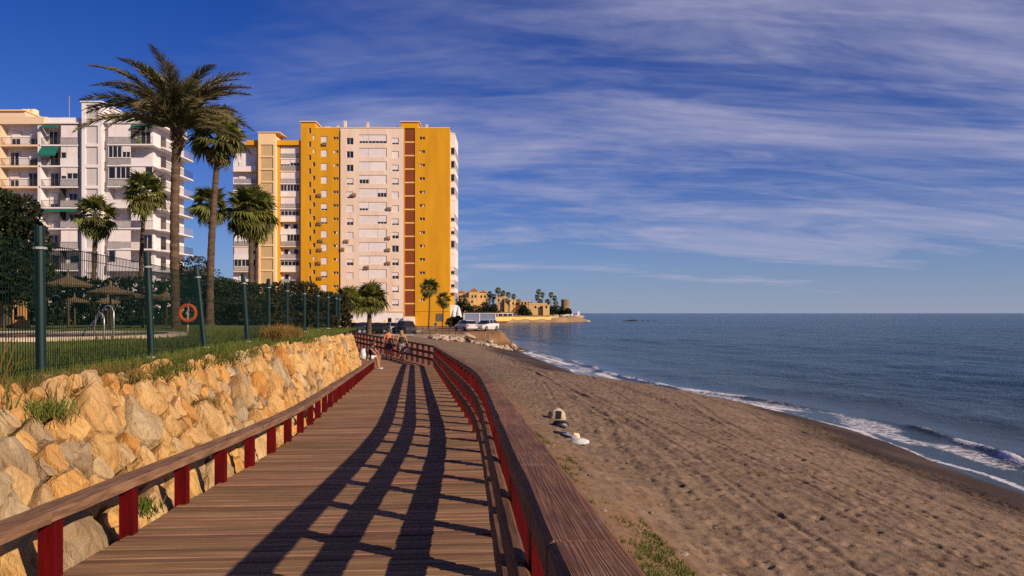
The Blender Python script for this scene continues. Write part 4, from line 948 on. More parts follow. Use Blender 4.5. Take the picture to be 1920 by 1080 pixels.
# ------------------------------------------------------------------ white apartment block and its peach neighbour
WD = 104.0; WS = F / WD
def wx_(px): return (px - 960) / WS
def wz_(py): return CAMZ + (587 - py) / WS
wb = thing('white_apartment_block', 'white apartment block with balconies, green awnings and central latticed stair tower behind palms', 'building', (wx_(190), WD, 3.0))
pb = thing('peach_apartment_block', 'peach-trimmed apartment block with recessed balconies at the far left edge', 'building', (wx_(30), WD, 3.0))
rg = random.Random(31); fh = 39.0 / WS; rz = wz_(233); nfl = 9; zb0 = 3.4
core(wb, wx_(76), wx_(160), WD + 1.1, WD + 11, zb0, rz, M['whitewall']); core(wb, wx_(160) + .01, wx_(292) - .9, WD + 1.11, WD + 11, zb0, rz - .01, M['whitewall'])
# roof slabs and parapets
piece('roof_slab', M['whitewall'], wb, wx_(76), wx_(160) - .01, WD - .35, WD + 10, rz, rz + .18); piece('roof_slab', M['whitewall'], wb, wx_(197) + .01, wx_(297), WD - .6, WD + 10.5, rz + .002, rz + .18)
piece('parapet', M['whitewall'], wb, wx_(88), wx_(146), WD + .1, WD + .4, rz + .18, wz_(220)); piece('parapet', M['whitewall'], wb, wx_(192), wx_(292), WD + .4, WD + .7, rz + .18, wz_(217))
piece('parapet', M['whitewall'], wb, wx_(292) - .3, wx_(292), WD + .71, WD + 10, rz + .18, wz_(217))
piece('roof_room', M['greywall'], wb, wx_(146), wx_(160) - .02, WD + .2, WD + 4, rz + .18, wz_(221))
# stair tower
facade(wb, wx_(160), wx_(197), zb0, wz_(195), WD - .9, .4, [(wx_(167), wx_(190), rz - fh * k + .18 - fh * .06, rz - fh * k + fh * .86) for k in range(0, 9)], M['whitewall'], 'stair_tower_wall')
core(wb, wx_(160), wx_(197), WD - .49, WD + 1.09, zb0, wz_(195), M['whitewall'], 'stair_core'); core(wb, wx_(160) + .02, wx_(197) - .02, WD + 1.9, WD + 8.5, rz, wz_(196), M['whitewall'], 'stair_roof_room')
piece('tower_cap', M['whitewall'], wb, wx_(158), wx_(199), WD - 1.05, WD + 8.8, wz_(195), wz_(193))
for k in range(0, 9): lattice(wb, wx_(167), wx_(190), rz - fh * k + .18 - fh * .06, rz - fh * k + fh * .86, WD - .68, M['greywall'])
for (a, c) in ((149, 160), (197, 206)): piece('pilaster', M['greywall'], wb, wx_(a) + .005, wx_(c) - .005, WD - .05, WD + 1.09, zb0, rz - .002)
# water tanks, chimney, aerial
for px, r_, y_ in ((193, .75, 9.4), (205, .7, 9.7), (213, .65, 9.9)):
    MB().lathe((wx_(px), WD + y_, wz_(196)), [(r_, 0), (r_, .95), (r_ * .8, 1.15), (r_ * .3, 1.25)], 18).build('water_tank', M['cream'], wb, True)
for px, top, w in ((99, 210, .5), (153, 211, .5), (245, 203, .6)):
    b = MB(); x = wx_(px); b.box(x - w / 2, x + w / 2, WD + 3, WD + 3 + w, rz + .18, wz_(top) - .12).box(x - w / 2 - .08, x + w / 2 + .08, WD + 2.92, WD + 3.08 + w, wz_(top) - .12, wz_(top)); b.build('chimney', M['whitewall'], wb)
b = MB(); x = wx_(106); b.tube([(x, WD + 3, rz), (x, WD + 3, wz_(169))], .04, 6)
for k, l_ in ((0, .5), (.35, .45), (.7, .35)): b.beam((x - l_, WD + 3, wz_(171) - k), (x + l_, WD + 3, wz_(171) - k), .03, .03)
b.build('aerial', M['aerial'], wb)
STY = [['awn0', 'closed'], ['awning', 'glazed'], ['open', 'glazed'], ['open', 'open'], ['open', 'open'], ['open', 'closed'], ['open', 'open'], ['solid', 'open'], ['open', 'open']]
SB = [['closed', 'open'], ['glazed', 'solid'], ['glazed', 'glazed'], ['solid', 'glazed'], ['open', 'closed'], ['closed', 'open'], ['glazed', 'solid'], ['open', 'solid'], ['open', 'open']]
for k in range(nfl):
    zf = rz - fh * (k + 1)
    piece('balcony_slab', M['whitewall'], wb, wx_(78), wx_(149), WD - .35, WD + 1.09, zf - .2, zf)
    piece('balcony_slab', M['whitewall'], wb, wx_(206), wx_(292) + .0, WD - .75, WD + 1.09, zf - .2, zf)
    piece('balcony_slab', M['whitewall'], wb, wx_(292) - .89, wx_(292) + .55, WD + 1.1, WD + 11, zf - .201, zf - .001)
    piece('party_wall', M['whitewall'], wb, wx_(76) + .01, wx_(79), WD - .3, WD + 1.08, zf, zf + fh - .2)
    piece('party_wall', M['railmetal'], wb, wx_(113.5), wx_(115), WD - .2, WD + 1.08, zf, zf + fh - .2)
    s0, s1 = STY[k]
    bay(wb, wx_(79.5), wx_(113), zf, fh, WD - .3, 1.35, 'open' if s0 == 'awn0' else s0, rg, 'bars'); bay(wb, wx_(115.5), wx_(148), zf, fh, WD - .3, 1.35, s1, rg, 'panel')
    if k in (0, 4): awning(wb, wx_(80), wx_(113 if k == 0 else 147), WD - .3, zf + fh - .22, .28, .5)
    t0, t1 = SB[k]
    bay(wb, wx_(207), wx_(249), zf, fh, WD - .7, 1.75, t0, rg, 'panel'); bay(wb, wx_(250), wx_(291), zf, fh, WD - .7, 1.75, t1, rg, 'bars')
    if k == 0: awning(wb, wx_(252), wx_(292), WD - .7, zf + fh - .22, .3, .3)
    # side of the corner balcony, running back from the street
    b = MB(); x = wx_(292) + .50
    for yy in np.arange(WD + 1.9, WD + 11, .18): b.box(x - .012, x + .012, yy - .012, yy + .012, zf, zf + .95)
    b.box(x - .03, x + .03, WD + 1.9, WD + 11, zf + .95, zf + 1.0)
    for xx in np.arange(wx_(292) + .02, x, .18): b.box(xx - .012, xx + .012, WD + 1.9, WD + 1.93, zf, zf + .95)
    b.box(wx_(292), x + .02, WD + 1.89, WD + 1.94, zf + .951, zf + 1.001)
    b.build('balcony_railing', M['railmetal'] if k % 2 else M['greyrail'], wb)
    for yy in (WD + 3.4, WD + 7.8):
        piece('side_door', M['glass'], wb, wx_(292) - .92, wx_(292) - .88, yy, yy + 1.6, zf + .05, zf + 2.15)
# peach neighbour
core(pb, wx_(-90), wx_(76) - .01, WD + 1.1, WD + 11, zb0, rz + .3, M['whitewall'])
piece('parapet', M['peach'], pb, wx_(-90), wx_(86), WD - .4, WD + .2, rz - .05, wz_(220)); piece('penthouse', M['peach'], pb, wx_(-90), wx_(34), WD + 1.5, WD + 8, rz + .31, wz_(203))
piece('penthouse', M['peach'], pb, wx_(34) + .01, wx_(55), WD + 4, WD + 8, rz + .31, wz_(205)); piece('roof_cap', M['cream'], pb, wx_(-90), wx_(36), WD + 1.2, WD + 8.2, wz_(203), wz_(201))
for px in (3, 12, 21): MB().lathe((wx_(px), WD + 5, wz_(201)), [(.6, 0), (.6, .9), (.3, 1.05)], 14).build('water_tank', M['cream'], pb)
for k in range(nfl):
    zf = rz - fh * (k + 1)
    piece('balcony_slab', M['peach'], pb, wx_(-80), wx_(74), WD - .35, WD + 1.09, zf - .25, zf)
    for (a, c) in ((4, 73), (-75, 0)):
        bay(pb, wx_(a), wx_(c), zf, fh, WD - .3, 1.35, 'open', rg, 'bars')
    piece('party_wall', M['peach'], pb, wx_(0) + .02, wx_(4) - .02, WD - .32, WD + 1.08, zf, zf + fh - .25); piece('party_wall', M['whitewall'], pb, wx_(73) + .01, wx_(76) - .02, WD - .3, WD + 1.08, zf, zf + fh - .25)
# ------------------------------------------------------------------ palms
def fan_leaf(seed, r=1.0, droop=.3):
    """one fan leaf pointing along +x: stalk, then a pleated fan of pointed blades with drooping tips"""
    rr = random.Random(seed); b = MB(); st = r * .48
    b.beam((0, 0, 0), (st, 0, .0), .022, .014); n = 19
    for k in range(n):
        th = R(-112 + 224 * k / (n - 1) + rr.uniform(-3, 3)); L = r * (.60 - .16 * abs(k - n / 2 + .5) / (n / 2)) * rr.uniform(.85, 1.08)
        d = Vector((math.cos(th), math.sin(th), 0)); p = Vector((-d.y, d.x, 0)); w = r * .044; o = Vector((st, 0, 0))
        m1 = o + d * L * .58 + Vector((0, 0, -.05 * r * droop)); e = o + d * L * .95 + Vector((0, 0, -r * (.10 + .30 * droop) * rr.uniform(.6, 1.3)))
        b.add([o, m1 + p * w, m1 + Vector((0, 0, -.03 * r)), m1 - p * w, e], [(0, 2, 1), (0, 3, 2), (1, 2, 4), (2, 3, 4)])
    return b
FAN = [fan_leaf(i, 1.0, (.15, .4, .7, 1.0)[i % 4]).mesh('frond', M['frond']) for i in range(8)]
DEAD = [fan_leaf(30 + i, .85, 1.3).mesh('dead_frond', M['deadfrond']) for i in range(3)]
def frond_rot(az, el, roll=0):
    return Matrix.Rotation(az, 4, 'Z') @ Matrix.Rotation(-el, 4, 'Y') @ Matrix.Rotation(roll, 4, 'X')
def trunk_mb(base, top, r0, r1, bend, n=26, rough=.05, seed=0):
    rr = random.Random(seed); pts = []; rad = []
    for i in range(n + 1):
        t_ = i / n; p = Vector(base).lerp(Vector(top), t_) + Vector((bend * math.sin(PI * t_), 0, 0)); pts.append(p)
        rad.append((r0 + (r1 - r0) * t_) * (1 + (rough if i % 2 else -rough) + rr.uniform(-.03, .03)) * (1.35 - .35 * min(1, t_ * 9)))
    return MB().tube(pts, rad, 12)
def fan_palm(label, base, top, rad, n=46, r0=.2, r1=.14, bend=0.0, seed=1, skirt=.3, parts=True, group='fan palms', sweep=140):
    rr = random.Random(seed); base = Vector(base); top = Vector(top)
    t_ = thing('fan_palm', label, 'palm tree', base, group)
    trunk_mb(base - Vector((0, 0, .3)), top, r0, r1, bend, seed=seed).build('trunk', M['trunk'], t_)
    crown = MB().lathe(top - Vector((0, 0, .5)), [(r1 * 1.1, 0), (r1 * 1.7, .35), (r1 * 1.2, .7), (.02, .95)], 10).build('crown', M['trunk'], t_)
    big = MB()
    n = int(n * .85)
    for i in range(n):
        az = i * 2.39996 + rr.uniform(-.25, .25); f = (i + .5) / n
        el = R(82 - sweep * f + rr.uniform(-9, 9)); sc = rad * rr.uniform(.86, 1.08) * (1 - .12 * (f < .12))
        me = FAN[min(7, (0 if f < .3 else 1 if f < .55 else 2 if f < .8 else 3) + 4 * rr.randint(0, 1))]
        dead = f > 1 - skirt * .5 and rr.random() < .55
        if dead: me = rr.choice(DEAD); el -= R(18)
        mx = frond_rot(az, el, rr.uniform(-.5, .5)); loc = top + Vector((0, 0, .25 - .35 * f))
        if parts:
            o = link('dead_frond' if dead else 'frond', me, crown, loc); o.rotation_euler = mx.to_euler(); o.scale = (sc, sc, sc)
        else:
            big.cur = 0; big.add([loc + (mx @ v.co) * sc for v in me.vertices], [tuple(p.vertices) for p in me.polygons])
    if not parts: big.build('frond_mass', M['frond'], t_)
    return t_
# tall and middling fan palms on the lawn and beyond
def gz(x, y): return float(ground(np.array([x]), np.array([y]))[0])
def at(px, d): return Vector(((px - 960) / F * d, d, max(gz((px - 960) / F * d, d), 1.0)))
fan_palm('tallest fan palm, slim grey trunk, crown overlapping the big feathery palm', at(393, 44), P(411, 262, 44), 1.95, 52, .24, .15, -.15, 3, .45)
fan_palm('broad full-crowned fan palm in front of the yellow block', at(468, 54), P(470, 398, 54), 2.15, 56, .22, .15, .05, 4, .3)
fan_palm('smaller fan palm half hidden behind the tallest palm trunk', at(400, 66), P(394, 388, 66), 2.0, 42, .2, .14, 0, 5, .35)
fan_palm('fan palm with thin trunk in front of the white balconies, left of the feathery palm', at(263, 52), P(272, 366, 52), 1.72, 46, .17, .12, -.1, 6, .3)
fan_palm('leftmost fan palm, in front of the white block stair tower', at(173, 50), P(179, 408, 50), 1.62, 40, .18, .12, 0, 7, .2)
fan_palm('slender second trunk palm tucked behind the broad full-crowned palm', at(480, 60), P(482, 415, 60), 1.9, 34, .17, .12, 0, 8, .2)
fan_palm('bushy low palm by the parked cars, left of the pair at the tower foot', at(650, 92), P(653, 568, 92), 2.2, 44, .25, .2, 0, 9, .1, sweep=110)
fan_palm('large spreading palm by the parked cars in front of the pink wall', at(692, 94), P(693, 566, 94), 2.6, 50, .32, .25, 0, 10, .1, sweep=108)
fan_palm('slim palm against the bare yellow tower wall', at(803, 128), P(805, 541, 128), 1.95, 40, .15, .11, .1, 11, .3)
fan_palm('shorter slim palm near the tower\'s seaward corner', at(829, 132), P(832, 563, 132), 1.6, 34, .13, .1, 0, 12, .3)

# the big date palm: feathery arching fronds
def date_frond(seed, L=1.0):
    rr = random.Random(seed); b = MB(); n = 38; pts = []
    for i in range(n + 1):
        t_ = i / n; pts.append(Vector((L * (t_ - .16 * t_ ** 3), 0, -L * .46 * t_ ** 2.4)))
    b.tube(pts[::6] + [pts[-1]], [.020, .017, .014, .012, .010, .007, .005, .003][:len(pts[::6]) + 1], 5)
    for i in range(3, n + 1):
        t_ = i / n; p = pts[i]; tg = (pts[i] - pts[i - 1]).normalized()
        for h_ in (0, .5):
            for sd in (-1, 1):
                l_ = L * .225 * math.sin(PI * min(1, .22 + .75 * t_)) ** .7 * rr.uniform(.75, 1.15)
                d = (tg * rr.uniform(.75, 1.05) + Vector((0, sd * rr.uniform(.4, .75), rr.uniform(-.15, .40)))).normalized()
                q0 = p - tg * (L / n * h_); e = q0 + d * l_ + Vector((0, 0, -l_ * .18)); s_ = tg * .0095 * L / 1.0
                b.add([q0 - s_, q0 + s_, q0 + d * l_ * .55 + s_ * .8, e, q0 + d * l_ * .55 - s_ * .8], [(0, 1, 2, 3, 4)])
    return b.mesh('frond', M['datefrond'])
DF = [date_frond(i) for i in range(5)]
dp = thing('date_palm', 'big feathery date palm with arching grey-green fronds and thick ringed trunk', 'palm tree', at(331, 34))
b0 = at(331, 34); t0 = P(333, 238, 34)
trunk_mb(b0 - Vector((0, 0, .3)), t0, .195, .19, -.12, 44, .07, 2).build('trunk', M['trunk'], dp)
# stubs of cut leaf bases under the crown
b = MB(); rr = random.Random(8)
for i in range(60):
    az = i * 2.4; z = t0.z - .15 - 1.1 * (i / 60); c = Vector((t0.x, t0.y, z)); d = Vector((math.cos(az), math.sin(az), .9)).normalized()
    b.beam(c + d * .15, c + d * rr.uniform(.36, .48), .07, .045)
b.build('leaf_bases', M['deadfrond'], dp)
crown = MB().lathe(t0 - Vector((0, 0, .4)), [(.22, 0), (.34, .3), (.22, .6), (.03, .9)], 12).build('crown', M['trunk'], dp)
nfr = 42
for i in range(nfr):
    f = (i + .5) / nfr; az = i * 2.39996 + rr.uniform(-.2, .2); el = R(86 - 66 * f ** .9 + rr.uniform(-7, 7)); sc = rr.uniform(3.4, 4.2) * (1 - .1 * (f < .1))
    # the sea breeze combs the crown landward
    if math.cos(az) < 0: sc *= 1.08
    o = link('frond', DF[i % 5], crown, t0 + Vector((0, 0, .1 - .25 * f))); o.rotation_euler = frond_rot(az, el, rr.uniform(-.35, .35)).to_euler(); o.scale = (sc, sc, sc)

# ------------------------------------------------------------------ broad-leaved greenery
def leaf_cloud(lumps, n, size, seed, flat=0.0):
    g_ = np.random.default_rng(seed); vol = np.array([l[1][0] * l[1][1] * l[1][2] for l in lumps]) ** .67; pr = vol / vol.sum()
    pick = g_.choice(len(lumps), n, p=pr); C = np.array([l[0] for l in lumps])[pick]; Rr = np.array([l[1] for l in lumps])[pick]
    d = g_.normal(size=(n, 3)); d /= np.linalg.norm(d, axis=1)[:, None]; rad = g_.uniform(.55, 1.04, n) ** .6
    # dents and gaps
    k = vnoise(d[:, 0] * 3 + pick * 7.3 + 50, d[:, 2] * 3 + d[:, 1] * 2 + 50, seed); rad *= .72 + .42 * k
    c = C + d * Rr * rad[:, None]
    a = g_.normal(size=(n, 3)); a /= np.linalg.norm(a, axis=1)[:, None]; a = a * .75 + d * .5; bb = np.cross(a, g_.normal(size=(n, 3))); bb /= np.linalg.norm(bb, axis=1)[:, None]
    a /= np.linalg.norm(a, axis=1)[:, None]; s = size * g_.uniform(.6, 1.4, n)[:, None]
    V = np.stack([c - a * s, c + bb * s * .45, c + a * s, c - bb * s * .45], 1).reshape(-1, 3)
    return V, np.arange(4 * n).reshape(n, 4)
def plant(name, part, label, cat, base, lumps, n, size, m, seed, group=None, trunk=None):
    t_ = thing(name, label, cat, base, group); V, Q = leaf_cloud(lumps, n, size, seed)
    np_mesh(part, V, Q, m, t_, False, tuple(base))
    if trunk:
        b = MB()
        for tr in trunk: b.tube(tr[0], tr[1], 8)
        b.build('trunk', M['bark'], t_)
    return t_
def lump(px, py, d, rx, rz, ry=None): p = P(px, py, d); return ((p.x, p.y, p.z), (rx, ry or rx, rz))
b0 = at(12, 36)
plant('evergreen_tree', 'crown', 'dark dense evergreen tree at the far left behind the fence', 'tree', b0,
      [lump(20, 400, 36, 1.3, 1.0), lump(-30, 430, 36, 1.9, 1.5), lump(50, 455, 36, 1.2, 1.2), lump(-10, 500, 36, 2.3, 1.6), lump(55, 520, 36, 1.3, 1.4), lump(0, 380, 37, .8, .8), lump(-60, 520, 36, 2, 1.6)],
      15000, .13, M['leafdark'], 3, trunk=[([b0, b0 + Vector((.1, 0, 2.5)), P(15, 410, 36)], [.25, .18, .06])])
b0 = at(-60, 30)
# tall hedge closing off the pool garden
def hedge(label, xa, xb, y, z0, h, dep, n, m, seed, size=.14):
    ls = []; g_ = random.Random(seed); k = int(abs(xb - xa) / 1.1) + 1
    for i in range(k + 1):
        x = xa + (xb - xa) * i / k
        for zz_ in np.arange(.4, h, .9): ls.append(((x + g_.uniform(-.2, .2), y + g_.uniform(-.2, .2), z0 + zz_ + g_.uniform(-.1, .15)), (.85, dep, .62)))
    return plant('hedge', 'foliage', label, 'hedge', Vector(((xa + xb) / 2, y, z0)), ls, n, size, m, seed)
hedge('tall dark hedge behind the thatched parasols and pool', -32, -17.5, 45, LAWNZ, 2.5, .9, 15000, M['leafmid'], 11)
hedge('clipped dark hedge between date palm and tall fan palm', -19.5, -13.2, 49, LAWNZ, 2.2, .9, 8000, M['leafolive'], 12)
hedge('unkempt olive-green hedge behind the far half of the fence', -15.5, -10.2, 44, LAWNZ, 1.9, .9, 9000, M['leafolive'], 13)
hedge('vine-covered thicket right behind the distant fence posts', -10.9, -9.4, 36.5, LAWNZ - .2, 1.2, .6, 4500, M['leafolive'], 14)
hedge('dark green hedge at the foot of the yellow block', -42, -27, 105, 2.2, 4.2, 1.5, 9000, M['leafmid'], 15, .25)
b0 = at(365, 62)
plant('thin_tree', 'crown', 'wispy half-bare tree between the white block and tallest palm', 'tree', b0, [lump(365, 500, 62, 1.6, 1.0), lump(345, 515, 62, 1.2, .8), lump(385, 520, 62, 1.3, .9), lump(365, 530, 62, 2.2, .9)], 2600, .12, M['leafolive'], 16,
      trunk=[([b0, P(365, 520, 62)], [.12, .06]), ([P(365, 540, 62), P(350, 500, 62)], [.05, .02]), ([P(365, 540, 62), P(382, 498, 62)], [.05, .02])])
b0 = at(590, 90)
hedge('low garden planting beside the parked cars, left of the spreading palm', -27, -22.5, 92, 2.2, 1.9, 1, 3500, M['leafmid'], 17, .2)

# pool garden
pool = thing('swimming_pool', 'dark blue swimming pool with pale coping set in the lawn', 'pool', (-20, 22.5, LAWNZ))
def pool_outline(g_):
    pts = [(-40, 19.3 - g_), (-14.0, 19.3 - g_)] + [(-14.0 + (3.3 + g_) * math.sin(R(a)), 22.6 - (3.3 + g_) * math.cos(R(a))) for a in range(10, 180, 10)] + [(-14.0, 25.9 + g_), (-40, 25.9 + g_)]
    return pts
o1, o2 = pool_outline(0), pool_outline(.55); b = MB(); n_ = len(o1); zt = LAWNZ + .09
vs = [(x, y, zt) for x, y in o1] + [(x, y, zt) for x, y in o2] + [(x, y, zt - .2) for x, y in o1] + [(x, y, zt - .2) for x, y in o2]; fs = []
for i in range(n_ - 1): fs += [(i, n_ + i, n_ + i + 1, i + 1), (n_ + i, 3 * n_ + i, 3 * n_ + i + 1, n_ + i + 1), (i, i + 1, 2 * n_ + i + 1, 2 * n_ + i)]
b.add(vs, fs).build('coping', M['coping'], pool)
MB().add([(x, y, LAWNZ + .055) for x, y in o1], [tuple(range(n_))]).build('water', M['poolwater'], pool)
lad = thing('pool_ladder', 'polished steel pool ladder with two curved handrails', 'ladder', P(200, 632, 20.2))
for (xa, ya, xt, yt, xb_, yb_, d) in ((213, 630, 203, 573, 158, 622, 20.3), (195, 633, 187, 587, 175, 634, 19.8)):
    pts = [P(xa, ya + 3, d)]
    for k in range(0, 9):
        a = R(10 + 20 * k); pts.append(P(xt + (xa - xt) * math.cos(a), yt + 14 - 14 * math.sin(a), d + .05 * k)) 
    pts.append(P(xb_, yb_, d + .9)); pts.append(P(xb_ - 2, yb_ + 8, d + 1.0))
    MB().tube(pts, .022, 8).build('handrail', M['steel'], lad, True)
# thatched parasols
def parasol(label, px, py_top, py_eave, halfpx, d, seed):
    t_ = P(px, py_top, d); base = Vector((t_.x, d, LAWNZ)); o = thing('thatched_parasol', label, 'parasol', base, 'thatched parasols by the pool')
    r_ = halfpx / F * d; h = (py_eave - py_top) / F * d; rr = random.Random(seed)
    MB().tube([base, Vector((t_.x, d, t_.z - h * .6))], [.06, .05], 8).build('pole', M['darkwood'], o)
    b = MB(); n = 30; prof = [(0.02, 0), (.10, -.18), (.45, -.55), (.8, -.82), (1.0, -1.0)]; vs = []; fs = []
    for q_, z_ in prof:
        for k in range(n): e = (1 + rr.uniform(-.04, .05) * (q_ > .9)); vs.append(t_ + Vector((r_ * q_ * e * math.cos(2 * PI * k / n), r_ * q_ * e * math.sin(2 * PI * k / n), h * z_ * (1 + rr.uniform(-.05, .1) * (q_ > .9)))))
    for i in range(4):
        for k in range(n): a, c = i * n + k, i * n + (k + 1) % n; fs.append((a, a + n, c + n, c))
    ap = len(vs)
    for k in range(n): vs.append(Vector((0, 0, -.10)) + vs[4 * n + k].lerp(t_ + Vector((0, 0, -h)), .08))
    for k in range(n): fs.append((4 * n + k, ap + k, ap + (k + 1) % n, 4 * n + (k + 1) % n))
    fs.append(tuple(range(ap + n - 1, ap - 1, -1)))
    b.add(vs, fs).build('thatch_roof', M['thatch'], o)
    MB().lathe(t_ - Vector((0, 0, .06)), [(.06, 0), (.05, .2), (.015, .26)], 8).build('finial', M['thatch'], o)
parasol('largest thatched parasol, with pale lit roof, right of the nearest fence post', 128, 514, 534, 42, 34, 1)
parasol('shadowed thatched parasol just left of the nearest fence post', 53, 544, 559, 34, 38, 2)
parasol('thatched parasol between the ladder and second fence post', 207, 533, 548, 42, 35, 3)
parasol('thatched parasol behind the second fence post', 268, 545, 555, 36, 36, 4)
parasol('small distant thatched parasol under the largest one', 140, 556, 564, 24, 42, 5)
parasol('small distant thatched parasol above the pool ladder', 202, 556, 566, 22, 42.5, 6)
parasol('thatched parasol near the lifebuoy and date palm', 312, 545, 560, 26, 41, 7)
# lifebuoy on its post
lb = thing('lifebuoy', 'orange ring lifebuoy hanging on a stand near the date palm', 'lifebuoy', P(352, 618, 26))
c = P(352, 587, 26); b = MB(); nu, nv = 28, 10; vs = []; fs = []
for i in range(nu):
    a = 2 * PI * i / nu
    for k in range(nv): e = 2 * PI * k / nv; q_ = .275 + .062 * math.cos(e); vs.append(c + Vector((q_ * math.cos(a), .05 * math.sin(e), q_ * math.sin(a))))
for i in range(nu):
    for k in range(nv): fs.append((i * nv + k, ((i + 1) % nu) * nv + k, ((i + 1) % nu) * nv + (k + 1) % nv, i * nv + (k + 1) % nv))
b.add(vs, fs).build('ring', M['orange'], lb, True)
MB().tube([P(352, 622, 26.1), P(352, 578, 26.1)], .03, 8).build('stand', M['coping'], lb)
MB().tube([c + Vector((0, -.02, .26)), c + Vector((.06, -.03, .1)), c + Vector((-.05, -.03, 0)), c + Vector((.05, -.03, -.1)), c + Vector((0, -.03, -.2))], .018, 6).build('rope', M['whiteplastic'], lb)
# orange garden wall with an arch, seen past the first parasol
gw = thing('garden_wall', 'orange rendered garden wall with openings at the left edge beyond the pool', 'wall', P(10, 610, 40))
p0, p1 = P(-60, 0, 40), P(44, 0, 40)
facade(gw, p0.x, p1.x, LAWNZ - .05, P(0, 553, 40).z, 40, .35, [(P(20, 0, 40).x, P(33, 0, 40).x, LAWNZ, P(0, 566, 40).z), (P(-14, 0, 40).x, P(0, 0, 40).x, LAWNZ + .3, P(0, 575, 40).z)], M['brickwall'], 'wall_panel')
piece('low_wall', M['brickwall'], gw, P(24, 0, 36).x, P(50, 0, 36).x, 36, 36.3, LAWNZ, P(0, 600, 36).z)

# ------------------------------------------------------------------ grass: lawn blades, tufts on the wall, dune grass beside the boardwalk
def blades(n, fx, h0, h1, w, seed, lean=.35):
    g_ = np.random.default_rng(seed); c = fx(g_, n); n = len(c); az = g_.uniform(0, 2 * PI, n); h = g_.uniform(h0, h1, n); le = g_.uniform(0, lean, n) * h
    wv_ = np.stack([np.cos(az), np.sin(az), 0 * az], 1) * (w * g_.uniform(.6, 1.3, n))[:, None]; la = g_.uniform(0, 2 * PI, n)
    tip = c + np.stack([np.cos(la) * le, np.sin(la) * le, h], 1); mid = (c + tip) / 2 + np.stack([0 * h, 0 * h, h * .12], 1)
    V = np.stack([c - wv_, c + wv_, mid + wv_ * .7, tip, mid - wv_ * .7], 1).reshape(-1, 3); return V, np.arange(5 * n).reshape(n, 5)
def on_lawn(g_, n):
    y = 5.5 + 28 * g_.random(n) ** 1.7; x0 = ledge(y) - .25 - setback(y); x = x0 + .05 - g_.random(n) ** 1.3 * np.interp(y, [5, 30], [3.5, 8]); k = vnoise(x * .9, y * .9, 5) + .35 * g_.random(n) > .38
    x, y = x[k], y[k]; return np.stack([x, y, np.full(len(x), LAWNZ - .02)], 1)
V, Q = blades(26000, on_lawn, .05, .17, .006, 1)
tag(np_mesh('lawn_grass', V, Q, M['grass'], None, False), 'short rough green grass growing between fence and wall', 'grass', kind='stuff')
def on_edge(g_, n):
    y = g_.uniform(5.0, 20, n); k = vnoise(y * .8, y * 0 + 3.3, 8) > .42; y = y[k]; o_ = g_.normal(0, .16, len(y)) - .12
    x = ledge(y) - .25 - setback(y) - o_ * -1; return np.stack([x, y, np.full(len(y), LAWNZ - .04)], 1)
V, Q = blades(5200, on_edge, .06, .20, .007, 2, 1.1)
tag(np_mesh('wall_top_grass', V, Q, M['grass'], None, False), 'longer weeds and grass hanging over the crest of the stone wall', 'grass', kind='stuff')
def on_dry(g_, n):
    y = np.concatenate([g_.normal(6.9, .5, n // 3), g_.normal(8.3, .25, n // 3), g_.uniform(5, 14, n // 3)]); x = ledge(y) - .25 - setback(y) + g_.normal(-.12, .16, len(y)); return np.stack([x, y, np.full(len(y), LAWNZ - .03)], 1)
V, Q = blades(1100, on_dry, .08, .22, .005, 3, 1.3)
tag(np_mesh('dry_wall_grass', V, Q, M['drygrass'], None, False), 'straw-coloured dry grass along the crest of the stone wall', 'grass', kind='stuff')
# tall dry stems at the left edge, weeds hanging between the stones
wd = thing('dry_weed', 'bare straw-coloured stems leaning at the left edge before the fence', 'plant', P(10, 720, 7.2)); b = MB()
for (a, c, e, d) in (((0, 712), (20, 672), (34, 630), 7.2), ((0, 705), (25, 683), (62, 672), 7.3), ((12, 712), (30, 690), (44, 650), 7.1), ((2, 660), (20, 640), (37, 627), 7.4), ((-6, 700), (8, 660), (14, 625), 7.3)):
    b.tube([P(a[0], a[1] + 14, d), P(*c, d), P(*e, d)], [.007, .005, .002], 5)
b.build('stem', M['drygrass'], wd)
def tuft(name, label, u, v, r_, h, n, m, seed, cat='plant', lean=1.0):
    c = wall_pt(u, v, .03); t_ = thing(name, label, cat, c)
    def fx(g_, n): a = g_.normal(0, r_, (n, 3)); a[:, 2] *= .3; return np.array(c) + a
    V, Q = blades(n, fx, h * .5, h, .006, seed, lean); V[:, 0] += 0.0
    np_mesh('foliage', V, Q, m, t_, False, tuple(c))
tuft('wall_weed', 'green weed growing from the upper wall joints right of the nearest fence post', 9.0, .93, .13, .15, 300, M['grass'], 5)
tuft('wall_weed', 'dark green weed patch low on the wall at the left edge', 6.4, .80, .13, .13, 300, M['grass'], 6)
tuft('dry_tuft', 'yellow dry tuft hanging in the middle of the stone wall', 9.6, .56, .09, .18, 260, M['drygrass'], 7)
tuft('wall_weed', 'green weed on the wall crest below the second fence post', 11.4, .97, .16, .14, 300, M['grass'], 8)
tuft('wall_weed', 'small weed at the wall foot beneath the low rail', 6.6, .10, .07, .14, 220, M['grass'], 9)
